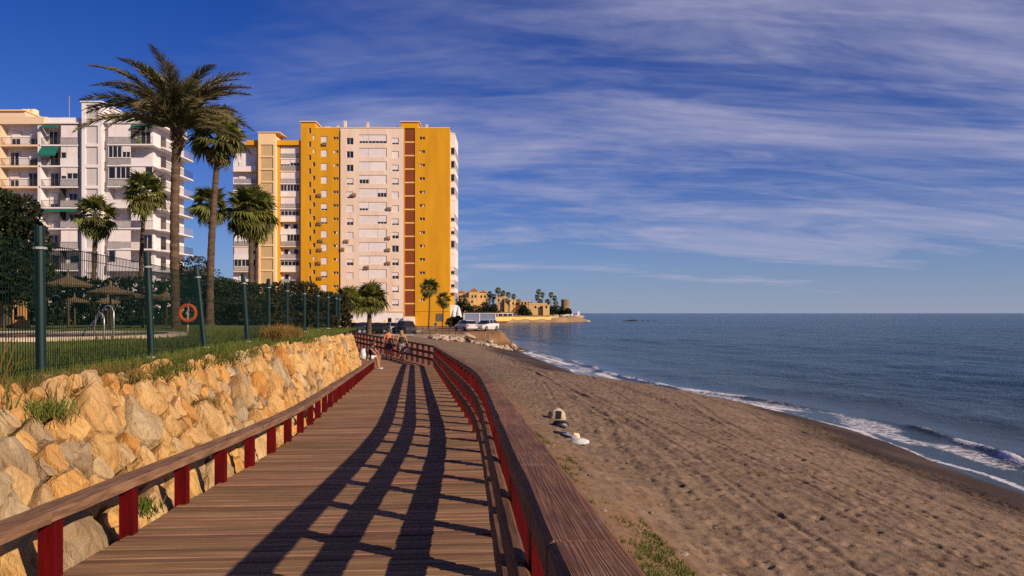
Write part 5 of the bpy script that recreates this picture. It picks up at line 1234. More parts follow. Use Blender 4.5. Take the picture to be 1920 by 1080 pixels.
# yellow bush on the crest
c = P(528, 640, 19.2); t_ = thing('dry_bush', 'bushy clump of golden dry grass before the middle fence posts', 'plant', c)
def fx(g_, n): a = g_.normal(0, .17, (n, 3)); a[:, 0] *= 1.2; a[:, 2] *= .15; return np.array((c.x, c.y, LAWNZ)) + a
V, Q = blades(1500, fx, .2, .46, .007, 12, .75); np_mesh('foliage', V, Q, M['drygrass'], t_, False, tuple(c))
def on_bank(g_, n):
    y = 2.6 + 21 * g_.random(n) ** 1.5; x = redge(y) + .5 + g_.random(n) * np.interp(y, [3, 9, 24], [1.7, 1.5, .9]); k = (.6 * vnoise(x * 1.5, y * .6, 15) + .4 * vnoise(x * 5, y * 3.5, 16) + .22 * (g_.random(n) - .5)) > .45
    x, y = x[k], y[k]; return np.stack([x, y, ground(x, y) - .01], 1)
V, Q = blades(46000, on_bank, .015, .055, .007, 21, 1.3)
tag(np_mesh('dune_grass', V, Q, M['grass'], None, False), 'patchy green ground cover on the sandy bank beside the handrail', 'grass', kind='stuff')
# ------------------------------------------------------------------ people
def lpart(name, mb, m, parent, smooth=False): return link(name, mb.mesh(name, m, smooth=smooth), parent)
def skin(name, verts, edges, root, m, parent, sub=1):
    me = bpy.data.meshes.new(name); me.from_pydata([v[0] for v in verts], edges, []); me.materials.append(m)
    o = link(name, me, parent); md = o.modifiers.new('skin', 'SKIN'); md.use_smooth_shade = True; md.branch_smoothing = .2
    if not me.skin_vertices:
        return o
    for i, v in enumerate(verts):
        r_ = v[1]; me.skin_vertices[0].data[i].radius = (r_, r_ * (v[2] if len(v) > 2 else 1)); me.skin_vertices[0].data[i].use_root = (i == root)
    sb = o.modifiers.new('subsurf', 'SUBSURF'); sb.levels = sub; sb.render_levels = sub
    return o
def body(parent, J, m, fem=False):
    """J: joint name -> place; one continuous skinned figure with face, hands and feet"""
    V = []; E = []; I = {}
    def v(k, p, r_, fl=1.0, par=None):
        I[k] = len(V); V.append((tuple(p), r_, fl))
        if par: E.append((I[par], I[k]))
    g = {k: Vector(p) for k, p in J.items()}
    w = .9 if fem else 1.0
    v('pelvis', g['pelvis'], .135, .8); v('spine', g['spine'], .125 * w, .78, 'pelvis'); v('chest', g['chest'], .145 * w, .75, 'spine'); v('neck', g['neck'], .055, 1, 'chest')
    v('jaw', g['neck'].lerp(g['head'], .6), .068, 1.0, 'neck'); v('head', g['head'], .092, .86, 'jaw'); v('top', g['top'], .062, .95, 'head')
    f = Vector(J.get('face', (0, 1, 0))); v('nose', g['head'] + f * .088 - (g['top'] - g['head']) * .25, .014, 1, 'head')
    side = (g['shR'] - g['shL']).normalized()
    for s_, sg in (('L', -1), ('R', 1)):
        v('ear' + s_, g['head'] + side * sg * .087, .017, .6, 'head')
        v('sh' + s_, g['sh' + s_], .062 * w, 1, 'chest'); v('el' + s_, g['el' + s_], .040 * w, 1, 'sh' + s_); v('wr' + s_, g['wr' + s_], .026, 1, 'el' + s_)
        h = (g['ha' + s_] - g['wr' + s_]); hd = h.normalized(); v('ha' + s_, g['ha' + s_], .030, .5, 'wr' + s_)
        ax = hd.cross(side * sg).normalized()
        if ax.length < .1: ax = Vector((0, 1, 0))
        for k in range(4):
            o_ = ax * (.027 - .018 * k); ln = (.070, .078, .073, .058)[k]; b1 = g['ha' + s_] + hd * .035 + o_; cu = -side * sg * .018
            v(f'f{k}a{s_}', b1, .0095, 1, 'ha' + s_); v(f'f{k}b{s_}', b1 + hd * ln * .55 + cu * .5, .0085, 1, f'f{k}a{s_}'); v(f'f{k}c{s_}', b1 + hd * ln * .95 + cu * 1.7, .007, 1, f'f{k}b{s_}')
        b1 = g['wr' + s_].lerp(g['ha' + s_], .55) + ax * .032; v('t1' + s_, b1, .011, 1, 'ha' + s_); v('t2' + s_, b1 + ax * .022 + hd * .045, .0085, 1, 't1' + s_)
        v('hi' + s_, g['hi' + s_], .095, 1, 'pelvis'); v('kn' + s_, g['kn' + s_], .056, 1, 'hi' + s_); v('ca' + s_, g['kn' + s_].lerp(g['an' + s_], .32) - Vector(J.get('face', (0, 1, 0))) * .015, .056, 1, 'kn' + s_)
        v('an' + s_, g['an' + s_], .036, 1, 'ca' + s_); v('toe' + s_, g['to' + s_], .034, .7, 'an' + s_)
    return skin('body', V, E, 0, m, parent, 1)
def shoes(parent, J, m):
    for s_ in 'LR':
        a, t_ = Vector(J['an' + s_]), Vector(J['to' + s_]); d = (t_ - a); d.z = 0; d.normalize()
        skin('shoe', [(tuple(Vector((a.x, a.y, t_.z)) - d * .06), .044, .8), (tuple(Vector((t_.x, t_.y, t_.z)) - d * .06), .047, .75), (tuple(t_ + d * .05), .036, .7)], [(0, 1), (1, 2)], 0, m, parent)
def shorts(parent, J, m, ln=.62, r_=.115):
    g = {k: Vector(p) for k, p in J.items()}
    V = [(tuple(g['pelvis'] + (g['spine'] - g['pelvis']) * .45), .155, .8), (tuple(g['pelvis']), .165, .8)]; E = [(0, 1)]
    for s_ in 'LR':
        k = len(V); V += [(tuple(g['hi' + s_]), r_ + .005), (tuple(g['hi' + s_].lerp(g['kn' + s_], ln)), r_ * .82)]; E += [(1, k), (k, k + 1)]
    skin('shorts', V, E, 1, m, parent)
def top_cloth(parent, J, m, sleeve=0, name='tank_top'):
    g = {k: Vector(p) for k, p in J.items()}
    V = [(tuple(g['pelvis'] + (g['spine'] - g['pelvis']) * .15), .158, .8), (tuple(g['spine']), .152, .84), (tuple(g['chest']), .170, .82), (tuple(g['chest'].lerp(g['neck'], .42)), .155, .62), (tuple(g['chest'].lerp(g['neck'], .80)), .095, .75)]; E = [(0, 1), (1, 2), (2, 3), (3, 4)]
    for s_ in 'LR':
        k = len(V); V.append((tuple(g['sh' + s_].lerp(g['chest'], .12)), .078)); E.append((3, k))
        if sleeve: V.append((tuple(g['sh' + s_].lerp(g['el' + s_], sleeve)), .06)); E.append((k, k + 1))
    skin(name, V, E, 1, m, parent)
def hair(parent, J, m, long=0):
    g = {k: Vector(p) for k, p in J.items()}; f = Vector(J.get('face', (0, 1, 0)))
    c_ = g['head'] + (g['top'] - g['head']) * .18 - f * .018; up_ = (g['top'] - g['neck']).normalized(); b_ = MB(); vs_ = []; fs_ = []; n1, n2 = 16, 9
    for j in range(n2 + 1):
        th = PI * j / n2
        for i in range(n1):
            ph_ = 2 * PI * i / n1; d_ = Vector((math.cos(ph_) * math.sin(th), math.sin(ph_) * math.sin(th), math.cos(th))); fr_ = d_.dot(f)
            low = max(0, -d_.dot(up_)); r_ = .118 if fr_ < .25 else .118 - .05 * (fr_ - .25) - .12 * low * fr_
            p_ = c_ + d_ * r_
            if long and fr_ < .3: p_ -= Vector((0, 0, long * 2.2 * low)) + f * .01
            elif low > .55: p_ = c_ + d_ * .085
            vs_.append(p_)
    for j in range(n2):
        for i in range(n1): a_, e_ = j * n1 + i, j * n1 + (i + 1) % n1; fs_.append((a_, a_ + n1, e_ + n1, e_))
    lpart('hair', b_.add(vs_, fs_), m, parent, True)
walkA = dict(pelvis=(0, 0, .94), spine=(0, .0, 1.13), chest=(0, .02, 1.35), neck=(0, .03, 1.50), head=(0, .05, 1.62), top=(0, .04, 1.71), shL=(-.20, .01, 1.43), shR=(.20, .01, 1.43),
             elL=(-.27, -.06, 1.16), elR=(.27, .06, 1.15), wrL=(-.28, .02, .92), wrR=(.27, .20, .95), haL=(-.275, .05, .86), haR=(.26, .25, .90), hiL=(-.10, 0, .90), hiR=(.10, 0, .90),
             knL=(-.10, .16, .50), knR=(.10, .02, .49), anL=(-.10, .16, .085), anR=(.10, -.22, .13), toL=(-.11, .30, .04), toR=(.11, -.10, .045), face=(0, 1, 0))
walkB = dict(walkA); walkB.update(pelvis=(0, 0, .90), spine=(0, 0, 1.08), chest=(0, .02, 1.28), neck=(0, .03, 1.43), head=(0, .05, 1.54), top=(0, .04, 1.63), shL=(-.17, .01, 1.36), shR=(.17, .01, 1.36), elL=(-.25, -.02, 1.10), elR=(.27, -.06, 1.10),
             wrL=(-.27, .08, .88), wrR=(.32, .0, .88), haL=(-.27, .11, .82), haR=(.34, .02, .82), hiL=(-.10, 0, .86), hiR=(.10, 0, .86), knL=(-.10, .03, .47), knR=(.10, .15, .48), anL=(-.10, -.18, .12), anR=(.10, .14, .085), toL=(-.11, -.06, .045), toR=(.11, .28, .04))
def onpath(px, y): return Vector(((px - 960) / F * y, y, float(deckz(y)) + .003))
p1 = thing('person', 'bare-chested person in dark denim shorts walking away on the boardwalk', 'person', onpath(729, 41.6))
body(p1, walkA, M['skinred']); shorts(p1, walkA, M['denim'], .8, .122); hair(p1, walkA, M['hairbrown']); shoes(p1, walkA, M['black']); p1.rotation_euler.z = R(20)
p2 = thing('person', 'fair-haired person in dark tank top and grey shorts walking away on the boardwalk', 'person', onpath(753, 41.0))
body(p2, walkB, M['skin'], True); shorts(p2, walkB, M['greycloth'], .75, .125); top_cloth(p2, walkB, M['olive']); hair(p2, walkB, M['hairblond'], .12); shoes(p2, walkB, M['black']); p2.rotation_euler.z = R(20)
# small white bag in her hand
bg_ = thing('carrier_bag', 'small white bag held by the fair-haired walker', 'bag', onpath(767, 41.0) + Vector((0, 0, .40)))
lpart('bag_body', MB().prism([(-.11, 0), (.11, 0), (.14, .22), (.10, .30), (-.10, .30), (-.14, .22)], -.05, .05), M['white'], bg_); lpart('handle', MB().tube([(-.08, 0, .29), (-.05, 0, .38), (0, 0, .42), (.05, 0, .38), (.08, 0, .29)], .008, 5), M['white'], bg_)
sit = dict(pelvis=(0, 0, .55), spine=(.03, 0, .72), chest=(.10, 0, .92), neck=(.17, .0, 1.06), head=(.24, 0, 1.15), top=(.25, .0, 1.245), shL=(.11, .19, .99), shR=(.11, -.19, .99), elL=(.30, .24, .77), elR=(.32, -.20, .77),
           wrL=(.44, .12, .64), wrR=(.44, -.12, .64), haL=(.50, .09, .61), haR=(.50, -.09, .61), hiL=(.04, .10, .54), hiR=(.04, -.10, .54), knL=(.45, .12, .54), knR=(.44, -.13, .53), anL=(.43, .13, .085), anR=(.50, -.13, .085), toL=(.56, .15, .04), toR=(.63, -.15, .04), face=(1, 0, -.1))
ys = 34.25
p3 = thing('person', 'person in black sleeveless top and white shorts sitting on the end of the low rail', 'person', Vector((float(ledge(ys)) - .20, ys, float(deckz(ys)) + .003)))
body(p3, sit, M['skin']); shorts(p3, sit, M['white'], .75, .115); top_cloth(p3, sit, M['black'], .45); hair(p3, sit, M['hairbrown']); shoes(p3, sit, M['white']); p3.rotation_euler.z = R(-12)
bk = thing('backpack', 'white backpack behind the seated person at the end of the low rail', 'bag', p3.location + Vector((-.27, .03, .44)))
lpart('pack', MB().lathe((0, 0, 0), [(.10, .0), (.15, .06), (.165, .25), (.14, .42), (.07, .50)], 14), M['white'], bk, True); lpart('pocket', MB().lathe((-.09, -.04, .03), [(.07, 0), (.095, .08), (.08, .2)], 10), M['whiteplastic'], bk, True)

# ------------------------------------------------------------------ cars
wheel_m = MB().add(*(lambda n=18: ([(.31 * math.cos(2 * PI * k / n), s_, .31 * math.sin(2 * PI * k / n)) for s_ in (-.1, .1) for k in range(n)] , [tuple(range(n)), tuple(range(2 * n - 1, n - 1, -1))] + [(k, k + n, (k + 1) % n + n, (k + 1) % n) for k in range(n)]))()).mesh('wheel', M['tyre'])
rim_m = MB().add(*(lambda n=14: ([(.19 * math.cos(2 * PI * k / n), s_, .19 * math.sin(2 * PI * k / n)) for s_ in (-.112, .112) for k in range(n)], [tuple(range(n)), tuple(range(2 * n - 1, n - 1, -1))] + [(k, k + n, (k + 1) % n + n, (k + 1) % n) for k in range(n)]))()).mesh('rim', M['aerial'])
def loft(stations):
    """stations along x: (x, half width low, half width high, z low, z mid, z high)"""
    b = MB(); vs = []; fs = []
    for (x, w0, w1, z0, zm, z1) in stations: vs += [(x, -w0 * .92, z0), (x, -w0, zm), (x, -w1, z1), (x, w1, z1), (x, w0, zm), (x, w0 * .92, z0)]
    for i in range(len(stations) - 1):
        for k in range(6): a, c = i * 6 + k, i * 6 + (k + 1) % 6; fs.append((a, a + 6, c + 6, c))
    fs.append((0, 1, 2, 3, 4, 5)); e = (len(stations) - 1) * 6; fs.append((e + 5, e + 4, e + 3, e + 2, e + 1, e)); return b.add(vs, fs)
def car(label, loc, rz, paint, tall=1.0):
    t_ = thing('parked_car', label, 'car', loc, 'cars parked beyond the boardwalk'); h = tall
    lpart('body', loft([(-2.1, .70, .66, .38, .55, .80), (-1.95, .84, .80, .25, .6, .93), (-1.1, .87, .83, .20, .6, .96), (.6, .87, .83, .20, .6, .95), (1.5, .86, .78, .22, .58, .84), (2.0, .80, .70, .28, .55, .72), (2.12, .66, .6, .36, .5, .62)]), M[paint], t_, False)
    g_ = lpart('greenhouse', loft([(-1.85, .78, .74, .90, .95, .98), (-1.45, .78, .62, .92, 1.1, 1.38 * h), (-.3, .79, .64, .92, 1.15, 1.45 * h), (.35, .79, .62, .92, 1.1, 1.38 * h), (1.15, .76, .72, .86, .9, .93)]), M['glass'], t_)
    lpart('roof', loft([(-1.5, .62, .60, 1.36 * h, 1.38 * h, 1.40 * h), (-.3, .66, .63, 1.42 * h, 1.45 * h, 1.475 * h), (.4, .63, .60, 1.35 * h, 1.37 * h, 1.395 * h)]), M[paint], t_)
    for s_ in (-1, 1):
        for xx in (-.45, .35): lpart('pillar', MB().beam((xx, s_ * .80, .94), (xx - .05, s_ * .655, 1.40 * h), .05, .07), M[paint], t_)
        for xx in (-1.3, 1.32): w = link('wheel', wheel_m, t_); w.location = (xx, s_ * .80, .31); link('rim', rim_m, w).location = (0, 0, 0)
        lpart('headlight', MB().box(1.98, 2.11, s_ * .5 - .14, s_ * .5 + .14, .60, .71), M['lamp'], t_); lpart('tail_light', MB().box(-2.11, -1.98, s_ * .62 - .09, s_ * .62 + .09, .66, .84), M['redlamp'], t_)
    t_.rotation_euler.z = rz; return t_
def cz(px, d): x = (px - 960) / F * d; return Vector((x, d, gz(x, d) + .03))
car('black parked car at the left end of the row under the palms', cz(654, 99), R(200), 'carblack')
car('slate-blue parked car second in the row under the palms', cz(677, 103), R(195), 'carblue')
car('black parked car third in the row, behind the walkers', cz(702, 100), R(190), 'carblack')
car('white parked car directly above the walkers\' heads', cz(729, 102), R(170), 'carwhite')
car('tall charcoal car nearest the white ground-floor block', cz(757, 97.5), R(125), 'cargrey', 1.18)
car('white car on the earth terrace, left of its neighbour', cz(873, 98.5), R(118), 'carwhite')
car('white car on the earth terrace below the glass windbreak', cz(912, 101), R(240), 'carwhite', 1.0)

# ------------------------------------------------------------------ road, promenade, terrace
def sheet(name, x0, x1, y0, y1, dz, m, n=30):
    xs = np.linspace(x0, x1, n); ys_ = np.linspace(y0, y1, 12); A, B = np.meshgrid(xs, ys_); o = np_mesh(name, np.stack([A, B, ground(A, B) + dz], -1).reshape(-1, 3), grid_quads(12, n), m); return tag(o, kind='structure')
sheet('road', -60, -12.4, 96, 107, .025, M['road'])
pv = MB().box(-60, -9, 107.3, 112, 2.0, 2.42).build('pavement', M['pave']); tag(pv, kind='structure')
MB().box(-60, -9, 107.1, 107.3, 2.0, 2.40).build('kerb', M['coping'], pv)
pr_ = MB().box(-15.5, -5.8, 88.6, 95.6, 0.6, 2.32).box(-15.5, -5.8, 88.5, 88.75, 2.32, 2.42).build('promenade', M['pave']); tag(pr_, kind='structure')
pl = thing('promenade_railing', 'grey metal railing on the concrete promenade edge below the tower', 'railing', (-10.5, 88.9, 2.42))
for k in range(13): x = -15.3 + k * .78; piece('post', M['railmetal'], pl, x - .035, x + .035, 88.8, 88.87, 2.40, 3.45)
for z_ in (3.40, 2.95, 2.6): piece('rail', M['railmetal'], pl, -15.35, -5.9, 88.81, 88.86, z_, z_ + .05)
wl2 = thing('boundary_wall', 'cream boundary wall with square pillars behind the parked cars', 'wall', (-24, 109, 2.4))
for (a, c) in ((640, 662), (665, 690), (693, 720)):
    piece('wall_panel', M['cream'], wl2, (a - 960) / F * 110, (c - 960) / F * 110, 109.9, 110.1, 2.42, 3.15); piece('pillar', M['yellow2'], wl2, (c - 960) / F * 110, (c + 3 - 960) / F * 110, 109.8, 110.2, 2.42, 3.9)
lp = thing('street_lamp', 'street lamp with white globe at the end of the fence', 'lamp', cz(657, 86)); c = lp.location
MB().tube([c, c + Vector((0, 0, 1.95))], [.06, .04], 8).build('pole', M['railmetal'], lp); MB().lathe(c + Vector((0, 0, 1.95)), [(.03, 0), (.15, .06), (.19, .19), (.15, .32), (.03, .38)], 14).build('globe', M['whiteplastic'], lp, True)
# glazed windbreak of the beach terrace
gp = thing('glass_windbreak', 'white-framed glass windbreak on the beach terrace', 'windbreak', P(900, 612, 112))
x0, xm, x1 = [(p_ - 960) / F * 112 for p_ in (870, 899, 929)]; zt, zb_ = P(0, 587, 112).z, P(0, 609.5, 112).z
for a, c in ((x0, xm), (xm, x1)):
    piece('pane', M['glassblue'], gp, a + .1, c - .1, 112.02, 112.06, zb_ + .05, zt - .1)
for x in (x0, xm, x1): piece('post', M['frame'], gp, x - .09, x + .09, 111.95, 112.12, 2.4, zt)
piece('top_rail', M['frame'], gp, x0 + .091, x1 - .091, 111.97, 112.1, zt - .09, zt + .003)
piece('awning_edge', M['darkwood'], gp, x0 - .3, x1 + .3, 112.2, 116, zt + .02, zt + .16)
bal = thing('terrace_balustrade', 'white balustrade in front of the glass windbreak', 'balustrade', P(905, 618, 110))
xa, xb = [(p_ - 960) / F * 110 for p_ in (868, 934)]
piece('rail', M['whitewall'], bal, xa, xb, 109.9, 110.1, 3.18, 3.3); piece('base', M['whitewall'], bal, xa, xb, 109.88, 110.12, 2.4, 2.6)
for k in range(22): x = xa + (xb - xa) * (k + .5) / 22; piece('baluster', M['whitewall'], bal, x - .06, x + .06, 109.94, 110.06, 2.6, 3.18)
for (px, top, lab) in ((851, 578, 'white folded sunshade nearest the tower corner'), (860, 574, 'taller white folded sunshade beside the terrace')):
    c = cz(px, 118); t_ = thing('sunshade', lab, 'parasol', c, 'white sunshades by the terrace'); h = P(0, top, 118).z - c.z
    MB().tube([c, c + Vector((0, 0, h))], .04, 6).build('pole', M['steel'], t_); MB().lathe(c + Vector((0, 0, h * .42)), [(.62, 0), (.55, .15), (.38, h * .3), (.10, h * .56)], 10).build('canopy', M['white'], t_)
plant('shrub', 'foliage', 'dark shrubs between the tower corner and the terrace', 'shrub', cz(852, 114), [lump(848, 604, 114, 1.0, .8), lump(860, 602, 114, 1.1, .9), lump(868, 606, 114, .8, .7)], 2200, .16, M['leafdark'], 51)
plant('shrub', 'foliage', 'green shrub on the rocks left of the earth bank', 'shrub', cz(823, 87), [lump(823, 642, 87, .8, .4), lump(812, 640, 87, .7, .35)], 1500, .12, M['leafmid'], 52)
# boulders along the foot of the bank
def rock_mesh(seed):
    import bmesh
    bm = bmesh.new(); bmesh.ops.create_icosphere(bm, subdivisions=2, radius=1)
    for v in bm.verts:
        n_ = mnoise.noise(v.co * 1.1 + Vector((seed * 3.1, 0, 0))); v.co *= 1 + .38 * n_ + .12 * mnoise.noise(v.co * 3 + Vector((seed, 5, 0)))
        v.co.z *= .72
    me = bpy.data.meshes.new('boulder'); bm.to_mesh(me); bm.free(); me.materials.append(M['rock']); return me
RM = [rock_mesh(i) for i in range(6)]; rr = random.Random(77)
for i in range(110):
    if i < 52: px = rr.uniform(812, 884); d = rr.uniform(85.0, 88.2) if px < 866 else rr.uniform(89, 92); s_ = rr.uniform(.16, .5); up = rr.uniform(0, .55) * (d - 84.5) / 4
    else: px = rr.uniform(868, 968); d = np.interp(px, [868, 940, 968], [90.3, 91.2, 93.5]) + rr.uniform(-1.0, .6); s_ = rr.uniform(.14, .42); up = 0
    x = (px - 960) / F * d; z = gz(x, d)
    o = link('boulder', RM[i % 6], None, (x, d, z + s_ * .25 + up), (rr.uniform(-.3, .3), rr.uniform(-.3, .3), rr.uniform(0, 6)), (s_ * rr.uniform(.9, 1.4), s_, s_ * rr.uniform(.7, 1.1)))
    if i < 52: tag(o, 'pale boulder in the rock pile below the promenade railing', 'boulder', 'boulders below the promenade')
    else: tag(o, 'pale boulder along the foot of the earth bank above the beach', 'boulder', 'boulders at the foot of the earth bank')

# ------------------------------------------------------------------ headland
HD = 430.0; HS = F / HD
def hx(px, d=HD): return (px - 960) / F * d
def hz(py, d=HD): return CAMZ + (587 - py) / F * d
def villa(label, d, boxes, wins, roofs, seed):
    t_ = thing('hillside_hotel', label, 'building', (hx((boxes[0][0] + boxes[0][1]) / 2, d), d, 2.5), 'golden buildings on the headland')
    for i, (a, c, top, bot, off) in enumerate(boxes):
        ops = []; ws = []
        for (px, py) in wins:
            if a + 1 < px < c - 1 and top + 1.5 < py < bot - 1 and not any(o_[0] == px for o_ in ws): 
                w, h = 1.1, 1.5; ops.append((hx(px, d) - w / 2, hx(px, d) + w / 2, hz(py, d) - h / 2, hz(py, d) + h / 2)); ws.append((px, py))
        facade(t_, hx(a, d), hx(c, d), hz(bot, d), hz(top, d), d + off, .4, ops, M['goldwall']); piece('core_wall', M['goldwall'], t_, hx(a, d), hx(c, d), d + off + .41, d + off + 14, hz(bot, d), hz(top, d))
        piece('parapet', M['goldwall'], t_, hx(a, d) - .15, hx(c, d) + .15, d + off - .15, d + off + .3, hz(top, d) + .003, hz(top, d) + .5)
        for (px, py) in ws: piece('window', M['glass'], t_, hx(px, d) - .54, hx(px, d) + .54, d + off + .3, d + off + .36, hz(py, d) - .74, hz(py, d) + .74)
    for (a, c, py, h, off) in roofs:
        x0_, x1_ = hx(a, d), hx(c, d); z_ = hz(py, d); MB().prism([(x0_ - .4, z_), (x1_ + .4, z_), ((x0_ + x1_) / 2, z_ + h)], d + off - .4, d + off + 12).build('roof', M['rooftile'], t_)
villa('golden hillside building with pitched roofs next to the tower', 460, [(857, 880, 549, 592, 0), (880, 897, 546, 592, -3), (897, 914, 548, 592, 2), (866, 890, 560, 592, -6)], [(p_, q_) for p_ in (862, 870, 886, 892, 902, 909) for q_ in (556, 566)], [(857, 872, 549, 1.6, 0), (882, 896, 546, 2.0, -3), (898, 912, 548, 1.5, 2)], 1)
villa('golden block with square tower in the middle of the headland', 440, [(931, 952, 558, 592, 0), (933, 941, 555, 558, 1), (946, 957, 564, 592, -2)], [(p_, q_) for p_ in (935, 947, 952) for q_ in (563, 569, 577)], [], 2)
villa('long stepped golden building right of the square tower', 445, [(956, 975, 562.5, 592, 0), (975, 997, 566, 592, -2)], [(p_, q_) for p_ in (962, 969, 979, 985, 991) for q_ in (569, 575)], [], 3)
villa('plain golden block nearest the watchtower', 425, [(991, 1026, 570, 594, 0), (1018, 1030, 573, 594, -2)], [(p_, q_) for p_ in (1004, 1014, 1024) for q_ in (576, 582)], [], 4)
wt_ = thing('watchtower', 'round old stone watchtower near the tip of the headland', 'tower', (hx(1060), HD, hz(587)))
MB().lathe((hx(1060), HD, hz(592)), [(2.7, 0), (2.55, 3), (2.4, hz(563) - hz(592) - .4), (2.55, hz(563) - hz(592) - .3), (2.55, hz(561.5) - hz(592)), (2.1, hz(561.5) - hz(592))], 24).build('tower_wall', M['oldstone'], wt_)
sw = thing('sea_wall', 'long yellow sea wall along the headland beach', 'wall', (hx(980, 390), 390, .6))
b = MB(); pts = [(916, 367.5), (930, 372), (960, 382.8), (1000, 389.6), (1030, 395), (1046, 401)]
for (pa, da), (pb_, db) in zip(pts[:-1], pts[1:]):
    A = Vector((hx(pa, da), da, 0)); Bv = Vector((hx(pb_, db), db, 0)); b.beam((A.x, A.y, 1.85), (Bv.x, Bv.y, 1.85), .6, 2.5)
b.build('wall_face', M['yellow2'], sw)
b = MB()
for (pa, da), (pb_, db) in zip(pts[:-1], pts[1:]): b.beam((hx(pa, da), da - .3, .55), (hx(pb_, db), db - .3, .55), .7, .8)
b.build('footing', M['maroon'], sw)
tv = thing('terrace_pavilion', 'white flat pavilion above the yellow sea wall', 'building', (hx(945, 408), 408, 3.0))
piece('roof', M['whitewall'], tv, hx(924, 408), hx(962, 408), 407, 415, hz(588.5, 408), hz(587.2, 408)); piece('back_wall', M['glass'], tv, hx(926, 408), hx(960, 408), 411, 411.2, 2.9, hz(588.5, 408))
for px in (925, 934, 943, 952, 961): piece('column', M['whitewall'], tv, hx(px, 408) - .2, hx(px, 408) + .2, 407.2, 407.6, 2.9, hz(588.5, 408))
wr = thing('headland_parapet', 'white parapet climbing toward the watchtower', 'wall', (hx(1050, 422), 422, 3.5))
for k in range(6):
    a, c = 1036 + k * 5.3, 1036 + (k + 1) * 5.3; piece('parapet', M['whitewall'], wr, hx(a, 422), hx(c, 422) - .02, 421.8, 422.2, 1.5, hz(593.5 - k * .9, 422))
piece('hut', M['whitewall'], wr, hx(1070, 428), hx(1074, 428), 427, 430, 2, hz(585, 428)); piece('hut', M['whitewall'], wr, hx(1082, 432), hx(1087, 432), 431, 434, 1.5, hz(584, 432))
k = 0
for (px, py, r_, lab) in ((934, 545, 2.4, 'leftmost high palm above the square golden block'), (943, 550, 2.0, 'second palm above the square golden block'), (953, 553, 2.0, 'third palm above the square golden block'), (963, 556, 1.9, 'rightmost palm above the square golden block'),
    (1010, 547, 2.0, 'tallest palm of the headland cluster left of the watchtower'), (1017, 553, 1.9, 'palm right of the tallest headland palm'), (1007, 558, 2.0, 'palm left below the tallest headland palm'), (1013, 566, 2.0, 'lowest palm of the cluster over the plain block'), (1027, 566, 2.2, 'round palm over the right end of the plain block'),
    (1033, 553, 1.9, 'high palm between plain block and watchtower'), (1040, 559, 1.9, 'middle palm just left of the watchtower'), (1042, 569, 2.0, 'low palm just left of the watchtower'), (972, 566, 1.8, 'small palm before the long stepped building'), (918, 552, 2.4, 'palm left of the square golden block'), (926, 556, 2.0, 'palm touching the square golden block')):
    d = 436 + (k % 3) * 4; k += 1; p = P(px, py, d); fan_palm(lab, Vector((p.x, d, max(gz(p.x, d), 2) - .5)), p, r_, 26, .2, .15, 0, 60 + k, .1, False, 'palms on the headland')
k = 0
for (px, py, rx, rz_, d, lab) in ((864, 566, 3.2, 4, 420, 'dark tree beside the tower\'s seaward corner'), (873, 572, 3, 3.5, 418, 'dark tree below the pitched roofs'), (890, 580, 4, 2.6, 416, 'low dark trees under the golden hillside building'), (919, 570, 3.2, 4.5, 420, 'dark tree between the two golden buildings'), (908, 576, 3, 3, 418, 'green tree left of the square golden block'), (926, 580, 2.5, 3, 420, 'bushy tree at the foot of the square block'),
    (985, 585, 3.2, 2.2, 418, 'shrubs between stepped building and plain block'), (981, 578, 2, 2, 419, 'small tree before the stepped building'), (1036, 579, 3, 2, 426, 'dark shrubs right of the plain block'), (1047, 580, 3.2, 2.2, 428, 'dark shrubs at the watchtower foot'), (1065, 583, 1.8, 1.6, 424, 'shrub in front of the watchtower')):
    k += 1; c = P(px, py, d); plant('headland_tree', 'crown', lab, 'tree', Vector((c.x, d, max(1.5, gz(c.x, d)))), [((c.x, d, c.z), (rx, rx, rz_)), ((c.x + rx * .7, d, c.z - rz_ * .5), (rx * .7, rx * .7, rz_ * .6)), ((c.x - rx * .7, d, c.z - rz_ * .6), (rx * .7, rx * .7, rz_ * .6)), ((c.x, d, c.z - rz_), (rx * .8, rx * .8, rz_))], 900, .5, M['leafdark'] if k % 3 else M['leafmid'], 80 + k, 'trees on the headland')
rr = random.Random(5)
for i in range(34):
    px = rr.uniform(1028, 1104); d = np.interp(px, [1028, 1104], [408, 437]) + rr.uniform(-2, 4); s_ = rr.uniform(.5, 1.5); x = hx(px, d)
    tag(link('boulder', RM[i % 6], None, (x, d, max(gz(x, d), 0) + .1), (rr.uniform(-.3, .3), 0, rr.uniform(0, 6)), (s_ * 1.3, s_, s_ * .8)), 'rock on the shore at the tip of the headland', 'boulder', 'rocks round the headland tip')
RD = []
for m_ in RM[:3]: c = m_.copy(); c.materials[0] = M['rockdark']; RD.append(c)
for i, (px, s_) in enumerate(((1172, 1.0), (1178, 1.6), (1184, 2.2), (1190, 1.9), (1196, 1.2), (1206, .8), (1216, 1.0), (1228, .7))):
    d = 468 + (i % 3) * 3; tag(link('reef_rock', RD[i % 3], None, (hx(px, d), d, .0), (0, 0, i), (s_ * 1.8, s_, s_ * .55)), 'dark rock breaking the water off the headland', 'rock', 'reef rocks off the headland')

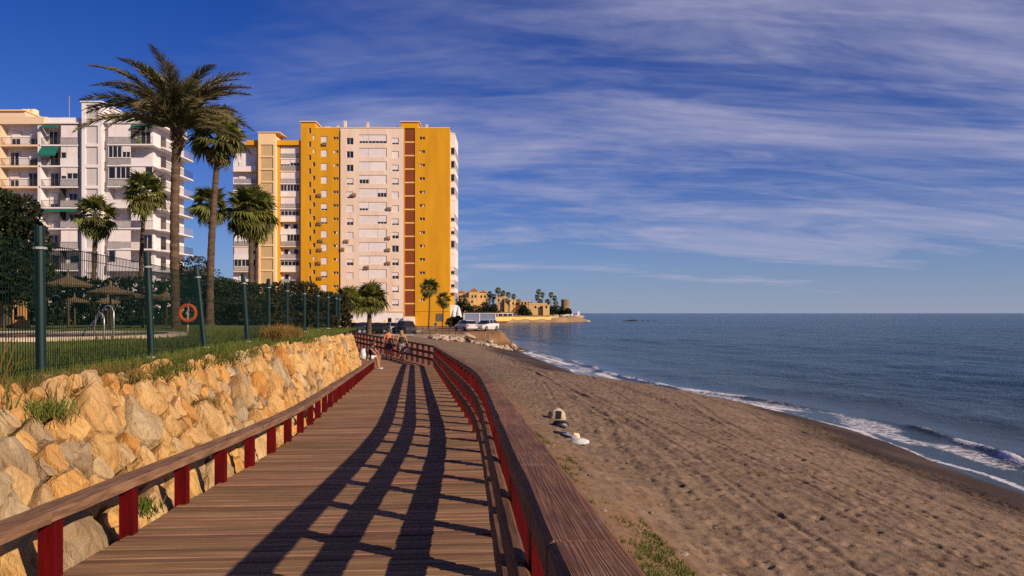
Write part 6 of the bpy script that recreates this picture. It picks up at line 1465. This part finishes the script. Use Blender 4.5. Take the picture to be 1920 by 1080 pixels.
# ------------------------------------------------------------------ litter on the sand beside the bank
def onsand(px, py):
    d = 20.0
    for _ in range(30):
        x = (px - 960) / F * d; d = (CAMZ - gz(x, d)) * F / (py - 587)
    return Vector(((px - 960) / F * d, d, gz(x, d)))
c = onsand(1044, 785); lt = thing('beach_boulder', 'pale rounded boulder with one dark face lying on the sand', 'boulder', c)
import bmesh as _b
def domed(sx, sy, sz, seed):
    bm = _b.new(); _b.ops.create_icosphere(bm, subdivisions=3, radius=1)
    for v in bm.verts:
        n_ = mnoise.noise(v.co * 1.4 + Vector((seed, 0, 0))); v.co *= 1 + .16 * n_
        v.co = Vector((v.co.x * sx, v.co.y * sy, max(v.co.z, -.25) * sz))
    me = bpy.data.meshes.new('stone_body'); bm.to_mesh(me); bm.free(); return me
me = domed(.25, .2, .24, 3); me.materials.append(M['rock']); o = link('stone_body', me, lt); o.location.z = .04
lpart('dark_face', MB().add([(-.06, -.205, .02), (.1, -.205, .02), (.12, -.16, .22), (-.02, -.17, .24)], [(0, 1, 2, 3)]).add([(-.06, -.15, .02), (.1, -.15, .02), (.12, -.12, .20), (-.02, -.12, .22)], [(3, 2, 1, 0)]), M['blacktarp'], lt)
c = onsand(1050, 800); t_ = thing('black_bag', 'crumpled black plastic bag beside the pale boulder', 'bag', c); me = domed(.22, .16, .12, 9); me.materials.append(M['blacktarp']); link('bag_body', me, t_).location.z = .04
c = onsand(1062, 818); t_ = thing('broken_board', 'grey-blue broken board lying on the bank edge', 'board', c)
lpart('board', MB().beam((-.2, .35, .06), (.16, -.3, .03), .14, .03).beam((-.24, .3, .075), (.02, -.18, .10), .05, .03), mat('grey_blue_board', (.30, .33, .38), None, .8, 4, 3, 0), t_)
c = onsand(1088, 832); t_ = thing('white_sack', 'crumpled white sack on the sand near the handrail', 'sack', c); me = domed(.20, .15, .09, 14); me.materials.append(M['white']); link('sack_body', me, t_).location.z = .03
me = domed(.11, .09, .10, 17); me.materials.append(M['cream']); t_ = thing('pale_stone', 'small cream stone touching the white sack', 'stone', onsand(1079, 822)); link('stone_body', me, t_).location.z = .03
rr = random.Random(99); SMALL = [RM[0].copy(), RM[1].copy()]
for i in range(46):
    y = rr.uniform(3.5, 16); x = float(redge(y)) + rr.uniform(.6, 3.4); s_ = rr.uniform(.012, .04)
    o = link('pebble', RM[i % 6], None, (x, y, gz(x, y) + s_ * .3), (0, 0, rr.uniform(0, 6)), (s_ * 1.3, s_, s_)); tag(o, 'small pale pebble on the sandy bank beside the handrail', 'pebble', 'pebbles on the bank')
